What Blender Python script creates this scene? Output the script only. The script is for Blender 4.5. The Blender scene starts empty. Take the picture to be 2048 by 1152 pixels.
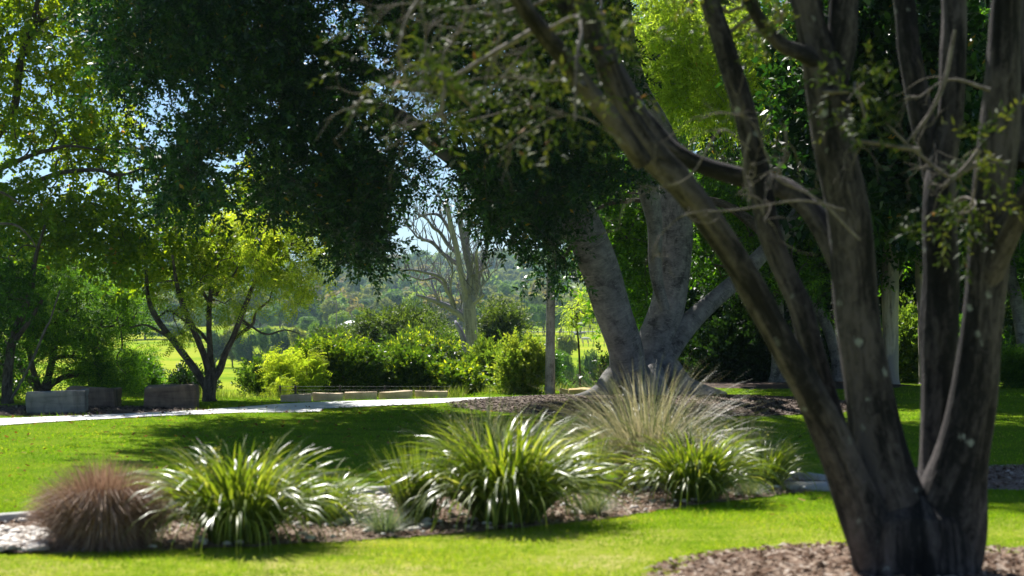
import bpy, math, random
import numpy as np
from mathutils import Vector, Matrix

# ------------------------------------------------------------------ camera, sky, sun, exposure
SC = bpy.context.scene
F, CH, YH = 3982.0, 1.6, 620.0          # focal length in photo pixels, eye height, horizon row
cd = bpy.data.cameras.new('camera'); cam = bpy.data.objects.new('camera', cd)
SC.collection.objects.link(cam); SC.camera = cam
cam.location = (0, 0, CH); cam.rotation_euler = (math.radians(90), 0, 0)
cd.sensor_width = 36; cd.lens = F * 36 / 2048; cd.shift_y = (YH - 576) / 2048
cd.clip_start = 0.1; cd.clip_end = 8000
cd.dof.use_dof = True; cd.dof.focus_distance = 58; cd.dof.aperture_fstop = 2.8
SUN_EL, SUN_AZ = math.radians(47), math.radians(-20)      # azimuth from +Y towards +X
w = bpy.data.worlds.new('World'); SC.world = w; w.use_nodes = True
nt = w.node_tree; bg = nt.nodes['Background']
sky = nt.nodes.new('ShaderNodeTexSky'); sky.sky_type = 'NISHITA'; sky.sun_disc = False
sky.sun_elevation = SUN_EL; sky.sun_rotation = SUN_AZ % (2 * math.pi); sky.dust_density = 0; sky.ozone_density = 4; sky.air_density = .7
nt.links.new(sky.outputs[0], bg.inputs[0]); bg.inputs[1].default_value = 0.06
sl = bpy.data.lights.new('sun', 'SUN'); sl.energy = 5.0; sl.angle = math.radians(0.53); sl.color = (1, .965, .9)
so = bpy.data.objects.new('sun', sl); SC.collection.objects.link(so)
sd = Vector((math.sin(SUN_AZ) * math.cos(SUN_EL), math.cos(SUN_AZ) * math.cos(SUN_EL), math.sin(SUN_EL)))
so.rotation_euler = sd.to_track_quat('Z', 'Y').to_euler()
SC.view_settings.view_transform = 'Standard'; SC.view_settings.look = 'None'
SC.view_settings.exposure = 1.05; SC.view_settings.gamma = 1
cy = SC.cycles
cy.use_denoising = True
cy.max_bounces = 7; cy.diffuse_bounces = 4; cy.glossy_bounces = 2; cy.transmission_bounces = 4; cy.volume_bounces = 1
cy.sample_clamp_direct = 5; cy.sample_clamp_indirect = 4; cy.caustics_reflective = False; cy.caustics_refractive = False

R = np.random.default_rng(7)
COL = SC.collection

# ------------------------------------------------------------------ geometry helpers
def sstep(t):
    t = np.clip(t, 0, 1); return t * t * (3 - 2 * t)

def gz(x, y):
    """height of the land"""
    x = np.asarray(x, float); y = np.asarray(y, float)
    d0 = 36.5 + 2.8 * sstep((x + 1.3) / 1.0) + 12 * sstep((x - 2.2) / 4)
    drop = -7.6 * (1 - np.exp(-np.clip(y - d0, 0, None) / 22))
    z = drop
    t = np.clip(y - 330, 0, None)
    z = z + 3.9 * sstep(t / 180)
    t2 = np.clip(y - 520, 0, None)
    crest = 52 - 9 * sstep((x - 40) / 160) + 5 * np.sin(x * .012 + 1)
    z = z + crest * sstep(t2 / 1650) ** 1.0
    z = z + np.where(y > 90, .35 * np.sin(x * .05 + y * .021) * np.clip((y - 90) / 100, 0, 1), 0)
    z = z + np.where(y > 600, 3.0 * np.sin(x * .02 + 2) * np.sin(y * .009) * np.clip((y - 600) / 400, 0, 1), 0)
    return z

def P(px, py, D):
    return np.array([(px - 1024) / F * D, D, CH - (py - YH) / F * D])

def G(px, py):
    D = CH * F / (py - YH); return ((px - 1024) / F * D, D)

class MB:
    def __init__(s): s.v = []; s.q = []; s.t = []; s.n = 0; s.tint = []; s.bark = []
    def add(s, V, Q=None, T=None, tint=None, bark=None):
        V = np.asarray(V, float).reshape(-1, 3)
        if Q is not None and len(Q): s.q.append(np.asarray(Q, int) + s.n)
        if T is not None and len(T): s.t.append(np.asarray(T, int) + s.n)
        s.v.append(V); s.n += len(V)
        s.tint.append(np.full(len(V), .5) if tint is None else np.broadcast_to(np.asarray(tint, float), (len(V),)))
        s.bark.append(V if bark is None else bark)
    def mesh(s, name, mat, origin=(0, 0, 0), smooth=False):
        me = bpy.data.meshes.new(name)
        V = np.concatenate(s.v) - np.asarray(origin, float)
        loops = []; sizes = []
        if s.q: q = np.concatenate(s.q); loops.append(q.ravel()); sizes.append(np.full(len(q), 4))
        if s.t: t = np.concatenate(s.t); loops.append(t.ravel()); sizes.append(np.full(len(t), 3))
        loops = np.concatenate(loops); sizes = np.concatenate(sizes)
        me.vertices.add(len(V)); me.vertices.foreach_set('co', V.ravel().astype('f'))
        me.loops.add(len(loops)); me.loops.foreach_set('vertex_index', loops.astype('i'))
        me.polygons.add(len(sizes))
        st = np.concatenate([[0], np.cumsum(sizes)[:-1]])
        me.polygons.foreach_set('loop_start', st.astype('i'))
        try: me.polygons.foreach_set('loop_total', sizes.astype('i'))
        except Exception: pass
        a = me.attributes.new('tint', 'FLOAT', 'POINT'); a.data.foreach_set('value', np.concatenate(s.tint).astype('f'))
        b = me.attributes.new('bark', 'FLOAT_VECTOR', 'POINT'); b.data.foreach_set('vector', np.concatenate(s.bark).astype('f').ravel())
        me.update(calc_edges=True)
        if smooth: me.polygons.foreach_set('use_smooth', np.ones(len(sizes), bool))
        me.materials.append(mat); me.validate()
        return me

def link(name, me, parent=None, loc=(0, 0, 0)):
    o = bpy.data.objects.new(name, me); COL.objects.link(o); o.location = loc
    if parent: o.parent = parent
    return o

def tag(o, label=None, cat=None, group=None, kind=None):
    if label: o['label'] = label
    if cat: o['category'] = cat
    if group: o['group'] = group
    if kind: o['kind'] = kind
    return o

def thing(name, loc, label, cat, group=None):
    o = bpy.data.objects.new(name, None); COL.objects.link(o); o.location = loc; o.empty_display_size = .3
    return tag(o, label, cat, group)

def part(mb, name, mat, root, smooth=False):
    return link(name, mb.mesh(name, mat, root.location if root else (0, 0, 0), smooth), root)

def catmull(pts, n):
    p = np.asarray(pts, float)
    if len(p) == 2:
        t = np.linspace(0, 1, n + 1)[:, None]; return p[0] * (1 - t) + p[1] * t
    e = np.vstack([2 * p[0] - p[1], p, 2 * p[-1] - p[-2]]); out = []
    for i in range(len(p) - 1):
        a, b, c, d = e[i:i + 4]
        for t in np.linspace(0, 1, n, endpoint=False):
            out.append(.5 * (2 * b + (c - a) * t + (2 * a - 5 * b + 4 * c - d) * t ** 2 + (3 * b - a - 3 * c + d) * t ** 3))
    out.append(p[-1]); return np.array(out)

def tube(mb, pts, sides=8, n=5, lump=0., ridge=0., seed=0, cap=True, wob=0.):
    """pts: rows x,y,z,radius. round tapering limb with lumps; bark = unrolled coordinates"""
    c = catmull(pts, n); rr = np.maximum(c[:, 3], .0008); c = c[:, :3].copy(); m = len(c)
    rng = np.random.default_rng(seed)
    if wob:
        c[1:-1] += np.cumsum(rng.normal(0, wob, (m, 3)), 0)[1:-1] * .3
    tan = np.gradient(c, axis=0); tan /= np.linalg.norm(tan, axis=1)[:, None] + 1e-9
    ref = np.array([0, 1., 0]) if abs(tan[0][1]) < .9 else np.array([1., 0, 0])
    s = np.concatenate([[0], np.cumsum(np.linalg.norm(np.diff(c, axis=0), axis=1))])
    u = np.cross(ref, tan[0]); u /= np.linalg.norm(u)
    U = []
    for t in tan:
        u = u - t * np.dot(u, t); u /= np.linalg.norm(u) + 1e-9; U.append(u)
    U = np.array(U); W = np.cross(tan, U)
    a = np.linspace(0, 2 * math.pi, sides, endpoint=False)
    ph = rng.uniform(0, 6.28, 8)
    r = rr[:, None] * np.ones(sides)
    if lump:
        for k in range(4):
            f = rng.uniform(1.2, 5) / max(rr.mean() * 6, .05); ka = k % 3 + 1
            r = r * (1 + lump * .5 * np.sin(s[:, None] * f + ka * a[None] + ph[k]) * np.cos(s[:, None] * f * .37 + ph[k + 4]))
    if ridge:
        r = r * (1 + ridge * np.sin(a[None] * (sides // 3) + 1.6 * np.sin(s[:, None] * 2.1 + ph[0])))
    V = c[:, None] + r[..., None] * (np.cos(a)[None, :, None] * U[:, None] + np.sin(a)[None, :, None] * W[:, None])
    i = np.arange(m - 1)[:, None] * sides; j = np.arange(sides)[None]; j2 = (j + 1) % sides
    Q = np.stack([i + j, i + j2, i + sides + j2, i + sides + j], -1).reshape(-1, 4)
    R0 = rr.mean()
    bk = np.stack([np.broadcast_to(np.cos(a) * R0, (m, sides)) + seed * .37 % 5, np.broadcast_to(np.sin(a) * R0, (m, sides)), np.broadcast_to(s[:, None], (m, sides))], -1).reshape(-1, 3)
    mb.add(V.reshape(-1, 3), Q, None, rng.uniform(0, 1), bk)
    if cap and sides > 2:
        k = mb.n - sides; b = mb.n
        mb.add([c[-1]], None, None, .5, [bk[-1]])
        mb.t.append(np.array([[k + q, k + (q + 1) % sides, b] for q in range(sides)]))

def box(mb, x0, x1, y0, y1, z0, z1, tint=.5):
    V = [(x, y, z) for z in (z0, z1) for y in (y0, y1) for x in (x0, x1)]
    mb.add(V, [(0, 2, 3, 1), (4, 5, 7, 6), (0, 1, 5, 4), (2, 6, 7, 3), (0, 4, 6, 2), (1, 3, 7, 5)], None, tint)

# ---- foliage
def tpl(quads, tris=None, tint=None):
    return np.array(quads, float)

def leafq(p, d, L, wd, nrm):
    d = d / np.linalg.norm(d); s = np.cross(d, nrm); s /= np.linalg.norm(s) + 1e-9
    k = np.cross(s, d) * L * .08
    return [p, p + d * L * .45 + s * wd * .5 + k, p + d * L, p + d * L * .45 - s * wd * .5 + k]

def twig_tpl(rng, n=14, length=.3, L=.09, wd=.042, droop=.2, hang=0., spread=1.):
    """leafy twig along +x : array (leaves,4,3)"""
    out = []
    for i in range(n):
        t = (i + .5) / n; p = np.array([length * t, 0, -droop * length * t * t]) + rng.normal(0, length * .03, 3)
        a = i * 2.4 + rng.uniform(-.5, .5)
        d = np.array([.55 + .5 * t, math.cos(a) * spread, math.sin(a) * spread * .8 - hang * 2])
        out.append(leafq(p, d, L * rng.uniform(.7, 1.15), wd * rng.uniform(.8, 1.15), rng.normal(0, 1, 3) * .5 + np.array([0, 0, 1.])))
    return np.array(out)

def frond_tpl(rng, pairs=8, length=.36, L=.07, wd=.02, droop=.35):
    out = []
    for i in range(pairs):
        t = (i + .8) / pairs; x = length * t; z = -droop * length * t * t
        for sgn in (-1, 1):
            ll = L * (1 - .65 * abs(t - .45) ** 1.2)
            out.append(leafq(np.array([x, 0, z]), np.array([.45, sgn, -.15 - .2 * rng.random()]), ll, wd, np.array([0, 0, 1.]) + rng.normal(0, .25, 3)))
    return np.array(out)

def spray_tpl(rng, fronds=4, **k):
    """a few fronds fanned at a shoot tip"""
    fs = []
    for i in range(fronds):
        f = frond_tpl(rng, **k); a = i * 6.28 / fronds + rng.uniform(-.5, .5)
        ca, sa = math.cos(a), math.sin(a); tl = rng.uniform(.1, .7); ct, st = math.cos(tl), math.sin(tl)
        M = np.array([[ct, 0, -st], [0, 1, 0], [st, 0, ct]]).T
        g = f @ M.T; g = np.stack([g[..., 2] * 0 + g[..., 0] * ca - g[..., 1] * sa, g[..., 0] * sa + g[..., 1] * ca, g[..., 2]], -1)
        fs.append(g)
    return np.concatenate(fs)

def scatter(mb, tpls, pos, dirs, scale, rng, tint, tint_leaf=.25):
    """instance leaf templates (merged into one mesh), x axis of the template along dirs"""
    k = rng.integers(0, len(tpls), len(pos))
    for i, T in enumerate(tpls):
        m = k == i
        if not m.any(): continue
        p = pos[m]; d = dirs[m] / (np.linalg.norm(dirs[m], axis=1)[:, None] + 1e-9)
        up = rng.normal(0, .45, (len(p), 3)) + np.array([0, 0, 1.])
        s = np.cross(up, d); s /= np.linalg.norm(s, axis=1)[:, None] + 1e-9
        u = np.cross(d, s); M = np.stack([d, s, u], 1)           # rows: axes
        V = np.einsum('lvk,nkj->nlvj', T, M) * scale[m][:, None, None, None] + p[:, None, None]
        nl = T.shape[0]; N = len(p) * nl
        tt = np.clip(tint[m][:, None] + rng.normal(0, tint_leaf, (len(p), nl)), 0, .94)
        tt[rng.random(tt.shape) < .006] = 1.
        mb.add(V.reshape(-1, 3), np.arange(N * 4).reshape(N, 4), None, np.repeat(tt.ravel(), 4))

def inpoly(px, py, poly):
    c = np.zeros(len(px), bool); n = len(poly)
    for i in range(n):
        x0, y0 = poly[i]; x1, y1 = poly[(i + 1) % n]
        if y0 == y1: continue
        m = (y0 > py) != (y1 > py)
        c ^= m & (px < (x1 - x0) * (py - y0) / (y1 - y0) + x0)
    return c

def region(poly, D0, D1, n, holes=(), rng=R, er=0):
    """n clump centres in the volume of a crown seen as poly between two distances"""
    xs = [p[0] for p in poly]; ys = [p[1] for p in poly]; out = []
    while sum(map(len, out)) < n:
        px = rng.uniform(min(xs), max(xs), n); py = rng.uniform(min(ys), max(ys), n); D = rng.uniform(D0, D1, n)
        m = inpoly(px, py, poly)
        for hx, hy, ra, rb in holes: m &= ((px - hx) / (ra + er * .8)) ** 2 + ((py - hy) / (rb + er * .8)) ** 2 > 1
        if er:
            for ox, oy in ((er, 0), (-er, 0), (0, er * 1.2), (0, -er)): m &= inpoly(px + ox, py + oy, poly)
        out.append(np.stack([(px - 1024) / F * D, D, CH - (py - YH) / F * D], 1)[m])
    return np.concatenate(out)[:n]

def ellip(c, r, n, rng=R, shell=.55):
    v = rng.normal(0, 1, (n, 3)); v /= np.linalg.norm(v, axis=1)[:, None]
    return np.asarray(c) + v * np.asarray(r) * (rng.uniform(0, 1, n)[:, None] ** (shell * .6 + .05))

def branchlets(mb, limbpts, clumps, r0=.03, r1=.006, sag=.08, sides=4, maxlen=4., rng=R):
    """join every clump to the nearest wood, nearest clumps first"""
    L = np.asarray(limbpts)[:, :3]; d = np.sqrt(((clumps[:, None] - L[None]) ** 2).sum(-1)).min(1)
    order = np.argsort(d); nodes = np.empty((len(L) + len(clumps), 3)); nodes[:len(L)] = L; m = len(L)
    gen = np.zeros(len(nodes))
    for i in order:
        c = clumps[i]; dd = ((nodes[:m] - c) ** 2).sum(1); j = int(dd.argmin()); L_ = math.sqrt(dd[j])
        nodes[m] = c; gen[m] = gen[j] + 1; m += 1
        if L_ > maxlen: continue
        a = nodes[j]; mid = (a + c) / 2 + rng.normal(0, .12, 3) * L_ + np.array([0, 0, sag * L_])
        ra = max(r1, r0 * .75 ** gen[j])
        tube(mb, [(*a, ra), (*mid, ra * .75), (*c, max(ra * .5, r1 * .7))], sides, 3, seed=int(i) % 97, cap=False)

def foliage(root, clumps, tpls, leafmat, per=10, spread=.25, scale=(.8, 1.2), out=.6, lift=.1, name='foliage', tint=(.1, .7), seed=1, centre=None, flat=.8):
    rng = np.random.default_rng(seed)
    n = len(clumps); ct = rng.uniform(tint[0], tint[1], n)
    off = rng.normal(0, 1, (n, per, 3)) * spread * np.array([1, 1, flat]) * rng.uniform(.6, 1.3, (n, 1, 1))
    pos = (clumps[:, None] + off).reshape(-1, 3)
    dirs = off.reshape(-1, 3) / spread * out + rng.normal(0, .6, (n * per, 3)) + np.array([0, 0, lift])
    mb = MB(); scatter(mb, tpls, pos, dirs, rng.uniform(scale[0], scale[1], n * per), rng, np.repeat(ct, per))
    return part(mb, name, leafmat, root)

# ------------------------------------------------------------------ materials
def newmat(name):
    m = bpy.data.materials.new(name); m.use_nodes = True; n = m.node_tree; b = n.nodes['Principled BSDF']
    return m, n, b

def N(n, t, **k):
    x = n.nodes.new(t)
    for a, v in k.items(): setattr(x, a, v)
    return x

def ramp(n, fac, stops):
    r = N(n, 'ShaderNodeValToRGB'); el = r.color_ramp.elements
    while len(el) < len(stops): el.new(.5)
    for e, (p, c) in zip(el, stops): e.position = p; e.color = (*c, 1)
    n.links.new(fac, r.inputs[0]); return r.outputs[0]

def leafmat(name, stops, transl=.42, rough=.45, tb=(1.6, 1.5, .6), spec=.4):
    m, n, b = newmat(name)
    a = N(n, 'ShaderNodeAttribute', attribute_name='tint')
    c = ramp(n, a.outputs['Fac'], stops)
    n.links.new(c, b.inputs['Base Color']); b.inputs['Roughness'].default_value = rough
    b.inputs['Specular IOR Level'].default_value = spec
    mul = N(n, 'ShaderNodeMix', data_type='RGBA', blend_type='MULTIPLY', clamp_result=False); mul.inputs[0].default_value = 1
    n.links.new(c, mul.inputs[6]); mul.inputs[7].default_value = (*tb, 1)
    t = N(n, 'ShaderNodeBsdfTranslucent'); n.links.new(mul.outputs[2], t.inputs[0])
    mx = N(n, 'ShaderNodeMixShader'); mx.inputs[0].default_value = transl
    n.links.new(b.outputs[0], mx.inputs[1]); n.links.new(t.outputs[0], mx.inputs[2])
    n.links.new(mx.outputs[0], n.nodes['Material Output'].inputs[0]); return m

def noise(n, vec, scale, detail=4, rough=.55, sc=(1, 1, 1), dist=0):
    mp = N(n, 'ShaderNodeMapping'); mp.inputs['Scale'].default_value = sc; n.links.new(vec, mp.inputs[0])
    t = N(n, 'ShaderNodeTexNoise'); t.inputs['Scale'].default_value = scale; t.inputs['Detail'].default_value = detail
    t.inputs['Roughness'].default_value = rough; t.inputs['Distortion'].default_value = dist
    n.links.new(mp.outputs[0], t.inputs['Vector']); return t.outputs['Fac']

def mixc(n, fac, a, b):
    m = N(n, 'ShaderNodeMix', data_type='RGBA')
    (n.links.new(fac, m.inputs[0]) if hasattr(fac, 'links') else setattr(m.inputs[0], 'default_value', fac))
    for v, i in ((a, 6), (b, 7)):
        if hasattr(v, 'links'): n.links.new(v, m.inputs[i])
        else: m.inputs[i].default_value = (*v, 1)
    return m.outputs[2]

def mth(n, op, a, b=0., c=None):
    m = N(n, 'ShaderNodeMath', operation=op)
    for i, v in enumerate((a, b)):
        if hasattr(v, 'links'): n.links.new(v, m.inputs[i])
        else: m.inputs[i].default_value = v
    return m.outputs[0]

def rng_(n, v, a, b):
    m = N(n, 'ShaderNodeMapRange'); n.links.new(v, m.inputs[0]); m.inputs[1].default_value = a; m.inputs[2].default_value = b
    return m.outputs[0]

def bump(n, b, h, dist, strength=1.):
    x = N(n, 'ShaderNodeBump'); x.inputs['Distance'].default_value = dist; x.inputs['Strength'].default_value = strength
    n.links.new(h, x.inputs['Height']); n.links.new(x.outputs[0], b.inputs['Normal'])

def barkmat(name, c0, c1, fine=40, along=.14, dist=.02, rough=.9, spots=None, bands=None, patch=None):
    m, n, b = newmat(name)
    v = N(n, 'ShaderNodeAttribute', attribute_name='bark').outputs['Vector']
    f = noise(n, v, fine, 6, .65, (1, 1, along), .6)
    g = noise(n, v, fine * .22, 3, .5, (1, 1, along * 2.5))
    q_ = noise(n, v, fine * 1.3, 5, .7, (1, 1, along * 4), 1.2)
    k = mth(n, 'ADD', mth(n, 'MULTIPLY', f, .5), mth(n, 'ADD', mth(n, 'MULTIPLY', g, .4), mth(n, 'MULTIPLY', q_, .3)))
    c = ramp(n, k, [(.47, tuple(x * .35 for x in c0)), (.57, c0), (.70, c1)])
    if bands:
        h = noise(n, v, bands[0], 4, .7, (.8, .8, 3.5), .8); c = mixc(n, mth(n, 'MULTIPLY', rng_(n, h, .56, .68), .7), c, bands[1])
        h2 = noise(n, v, bands[0] * 1.3, 5, .75, (.6, .6, 1.2), 1.5); c = mixc(n, mth(n, 'MULTIPLY', rng_(n, h2, .62, .7), .8), c, bands[2])
    if patch:
        h = noise(n, v, patch[0], 2, .5, (1, 1, .25)); c = mixc(n, rng_(n, h, .48, .54), c, patch[1])
    if spots:
        vo = N(n, 'ShaderNodeTexVoronoi', feature='F1'); n.links.new(v, vo.inputs['Vector']); vo.inputs['Scale'].default_value = spots[0]
        msk = noise(n, v, 3.3, 2); lw = mth(n, 'ADD', vo.outputs['Distance'], mth(n, 'MULTIPLY', q_, .75))
        s = mth(n, 'MULTIPLY', rng_(n, lw, .55, .46), rng_(n, msk, .52, .6))
        c = mixc(n, s, c, spots[1])
    n.links.new(c, b.inputs['Base Color']); b.inputs['Roughness'].default_value = rough
    b.inputs['Specular IOR Level'].default_value = .2
    bump(n, b, k, dist, 1.); return m

M = {}
M['bark_fg'] = barkmat('rough_grey_brown_bark', (.017, .0155, .0165), (.105, .09, .088), 15, .14, .06, spots=(7, (.27, .29, .27)))
M['bark_fig'] = barkmat('smooth_grey_fig_bark', (.15, .143, .145), (.255, .243, .24), 9, .6, .012, bands=(7, (.36, .335, .305), (.12, .10, .085)))
M['bark_dark'] = barkmat('dark_brown_bark', (.07, .055, .045), (.15, .125, .105), 40, .2, .02)
M['bark_dead'] = barkmat('weathered_dead_wood', (.20, .188, .235), (.33, .31, .365), 8, .12, .01, bands=(2, (.33, .29, .30), (.17, .15, .17)))
M['bark_pole'] = barkmat('flaking_pole_timber', (.27, .245, .255), (.42, .39, .40), 34, .2, .012, bands=(13, (.5, .47, .44), (.10, .07, .05)))
M['bark_euc'] = barkmat('cream_gum_bark', (.48, .41, .31), (.62, .55, .44), 10, .1, .006, patch=(4, (.33, .30, .27)))
M['twig'] = barkmat('pale_grey_twig', (.13, .11, .095), (.22, .195, .17), 60, .3, .002)

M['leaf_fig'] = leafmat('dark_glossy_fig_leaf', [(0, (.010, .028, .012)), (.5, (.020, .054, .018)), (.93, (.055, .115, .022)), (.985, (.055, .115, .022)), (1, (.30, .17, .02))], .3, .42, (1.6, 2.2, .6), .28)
M['leaf_lit'] = leafmat('sunlit_fig_leaf', [(0, (.025, .06, .012)), (.5, (.045, .105, .016)), (1, (.12, .22, .02))], .5, .4, (2.2, 2.6, .4), .25)  # paler copy of the fig leaf, sunlight put into its colour
M['leaf_left'] = leafmat('yellow_green_maple_leaf', [(0, (.055, .10, .016)), (.5, (.095, .155, .02)), (.97, (.17, .21, .022)), (1, (.28, .15, .05))], .58, .45, (3.2, 3.0, .4), .2)
M['leaf_yel'] = leafmat('lime_feather_leaf', [(0, (.15, .25, .03)), (.5, (.26, .38, .04)), (1, (.40, .46, .07))], .55, .6, (1.8, 1.65, .6), .1)
M['leaf_feather'] = leafmat('mid_green_feather_leaf', [(0, (.035, .09, .018)), (.5, (.075, .165, .025)), (1, (.17, .29, .03))], .5, .6, (1.9, 1.95, .7), .1)
M['leaf_shrub'] = leafmat('dark_shrub_leaf', [(0, (.03, .06, .018)), (.45, (.06, .12, .025)), (.75, (.17, .24, .035)), (1, (.46, .48, .05))], .5, .4, (1.9, 1.9, .4), .3)
M['leaf_shrub2'] = leafmat('lime_tipped_shrub_leaf', [(0, (.06, .12, .02)), (.4, (.14, .22, .03)), (1, (.40, .44, .07))], .5, .5, (1.6, 1.6, .7), .2)
M['leaf_wattle'] = leafmat('olive_wattle_leaf', [(0, (.035, .062, .02)), (.5, (.07, .115, .027)), (1, (.15, .21, .04))], .42, .6, (1.6, 1.6, .6))
M['leaf_euc'] = leafmat('yellow_gum_leaf', [(0, (.16, .24, .04)), (.5, (.29, .38, .06)), (.96, (.42, .49, .10)), (1, (.4, .24, .05))], .6, .5, (1.9, 1.95, .7), .2)
M['leaf_shade'] = leafmat('shaded_understorey_leaf', [(0, (.012, .026, .01)), (.6, (.022, .048, .014)), (1, (.05, .10, .02))], .25, .45, (2, 2.4, .6), .2)  # darkened leaf, the background shade is put into its colour
M['leaf_fg'] = leafmat('foreground_leaf', [(0, (.02, .036, .012)), (.5, (.04, .066, .018)), (.75, (.08, .105, .025)), (.96, (.12, .13, .035)), (1, (.26, .13, .06))], .28, .6, (1.5, 1.5, .5), .1)
def fmat(nm, a, b, c): return leafmat(nm, [(0, a), (.5, b), (1, c)], .34, .7, (1.7, 1.7, .7), .15)
FT = [fmat('far_olive_foliage', (.09, .11, .03), (.18, .21, .055), (.28, .30, .08)),
      fmat('far_green_foliage', (.06, .13, .03), (.12, .22, .04), (.22, .33, .06)),
      fmat('far_dark_foliage', (.03, .065, .04), (.055, .11, .055), (.10, .17, .07)),
      fmat('far_lime_foliage', (.13, .23, .03), (.25, .36, .055), (.36, .46, .07)),
      fmat('far_brownish_foliage', (.17, .14, .05), (.27, .22, .09), (.34, .29, .12))]

# lawn and land
m, n, b = newmat('grassland'); M['ground'] = m
v = N(n, 'ShaderNodeTexCoord').outputs['Object']
sp = N(n, 'ShaderNodeSeparateXYZ'); n.links.new(v, sp.inputs[0])
f1 = noise(n, v, 130, 3, .7, (1, .5, 1)); f2 = noise(n, v, 1.1, 4, .6); f3 = noise(n, v, .05, 4, .6); f4 = noise(n, v, 14, 4, .7)
lawn = ramp(n, mth(n, 'ADD', mth(n, 'MULTIPLY', f1, .45), mth(n, 'ADD', mth(n, 'MULTIPLY', f2, .3), mth(n, 'MULTIPLY', f4, .3))), [(.36, (.06, .135, .012)), (.5, (.14, .25, .018)), (.62, (.27, .33, .03)), (.72, (.38, .35, .09))])
field = ramp(n, mth(n, 'ADD', mth(n, 'MULTIPLY', f3, .75), mth(n, 'MULTIPLY', f2, .25)), [(.36, (.14, .24, .012)), (.5, (.26, .34, .02)), (.62, (.36, .38, .04))])
hill = ramp(n, f3, [(.35, (.08, .11, .03)), (.6, (.16, .20, .05))])
dry = ramp(n, mth(n, 'ADD', mth(n, 'MULTIPLY', f1, .4), mth(n, 'ADD', mth(n, 'MULTIPLY', f2, .4), mth(n, 'MULTIPLY', f4, .3))), [(.40, (.07, .16, .012)), (.49, (.19, .30, .02)), (.56, (.36, .40, .05)), (.64, (.58, .49, .20))])
lawn = mixc(n, rng_(n, mth(n, 'ADD', sp.outputs[1], mth(n, 'MULTIPLY', f2, 6)), 19.5, 17), lawn, dry)
c = mixc(n, rng_(n, sp.outputs[1], 42, 60), lawn, field); c = mixc(n, rng_(n, sp.outputs[1], 560, 700), c, hill)
n.links.new(c, b.inputs['Base Color']); b.inputs['Roughness'].default_value = 1; b.inputs['Specular IOR Level'].default_value = 0
bump(n, b, mth(n, 'ADD', f1, mth(n, 'MULTIPLY', f4, 1.)), .03, .8)

def simple(name, stops, scale=20, rough=.85, dist=.01, detail=6, sc=(1, 1, 1), strength=.8):
    m, n, b = newmat(name); v = N(n, 'ShaderNodeTexCoord').outputs['Object']
    f = noise(n, v, scale, detail, .65, sc); c = ramp(n, f, stops)
    n.links.new(c, b.inputs['Base Color']); b.inputs['Roughness'].default_value = rough; b.inputs['Specular IOR Level'].default_value = .25
    bump(n, b, f, dist, strength); return m
M['concrete'] = simple('pale_concrete', [(.3, (.60, .59, .55)), (.5, (.76, .75, .72)), (.7, (.82, .81, .79))], 1.7, .8, .003)
M['kerb'] = simple('weathered_kerb_concrete', [(.3, (.30, .29, .26)), (.6, (.46, .45, .42))], 12, .85, .004)
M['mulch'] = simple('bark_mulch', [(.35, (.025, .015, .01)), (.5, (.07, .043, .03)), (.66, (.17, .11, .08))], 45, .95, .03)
M['mulch_pale'] = simple('pale_mulch', [(.35, (.10, .065, .045)), (.5, (.27, .185, .13)), (.66, (.44, .34, .26))], 40, .95, .03)  # paler mulch of the planted bed and the nearer rings
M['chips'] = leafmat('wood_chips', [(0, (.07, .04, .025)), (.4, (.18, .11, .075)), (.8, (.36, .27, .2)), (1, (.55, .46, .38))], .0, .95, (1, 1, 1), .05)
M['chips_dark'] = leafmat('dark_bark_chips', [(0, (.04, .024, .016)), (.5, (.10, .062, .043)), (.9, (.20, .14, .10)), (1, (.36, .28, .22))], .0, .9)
M['pebble'] = leafmat('cream_river_pebbles', [(0, (.28, .22, .17)), (.5, (.48, .42, .35)), (1, (.68, .64, .58))], .0, .6)
M['litter'] = leafmat('fallen_leaf', [(0, (.10, .045, .02)), (.5, (.22, .10, .03)), (.8, (.34, .19, .04)), (1, (.38, .28, .16))], .2, .9, (1.4, 1.1, .6), 0)
M['road'] = simple('far_asphalt', [(.3, (.16, .16, .17)), (.7, (.26, .26, .27))], .5, .8, .01)
M['steel'] = simple('galvanised_wire', [(.3, (.12, .12, .12)), (.7, (.25, .25, .25))], 30, .5, .001)
M['post'] = simple('rusty_post', [(.3, (.04, .035, .03)), (.7, (.10, .08, .07))], 30, .8, .001)
M['wood_far'] = simple('grey_fence_timber', [(.3, (.13, .11, .09)), (.7, (.25, .22, .19))], 10, .9, .002)
def stone(nm, a, b_, c_, scale=5, stain=(.03, .025, .022)):
    m, n, b = newmat(nm); v = N(n, 'ShaderNodeTexCoord').outputs['Object']
    f = noise(n, v, scale, 8, .7); g = noise(n, v, scale * 5, 5, .7); s = noise(n, v, 2.3, 4, .6, (1.6, 1.6, .35))
    l = noise(n, v, 3, 2, .5, (.3, .3, 3.5), 1.2)
    c = ramp(n, mth(n, 'ADD', mth(n, 'MULTIPLY', f, .5), mth(n, 'MULTIPLY', l, .5)), [(.36, a), (.5, b_), (.64, c_)])
    c = mixc(n, mth(n, 'MULTIPLY', rng_(n, s, .5, .68), .7), c, stain)
    n.links.new(c, b.inputs['Base Color']); b.inputs['Roughness'].default_value = .92
    bump(n, b, mth(n, 'ADD', f, mth(n, 'MULTIPLY', g, .35)), .035, .9); return m
M['stone_grey'] = stone('grey_sandstone', (.13, .135, .13), (.20, .205, .195), (.28, .27, .25))
M['stone_brown'] = stone('brown_sandstone', (.12, .08, .055), (.20, .14, .095), (.28, .20, .13))
M['stone_buff'] = stone('buff_sandstone', (.44, .33, .2), (.60, .48, .32), (.72, .60, .44), 7, (.42, .29, .16))
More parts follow.
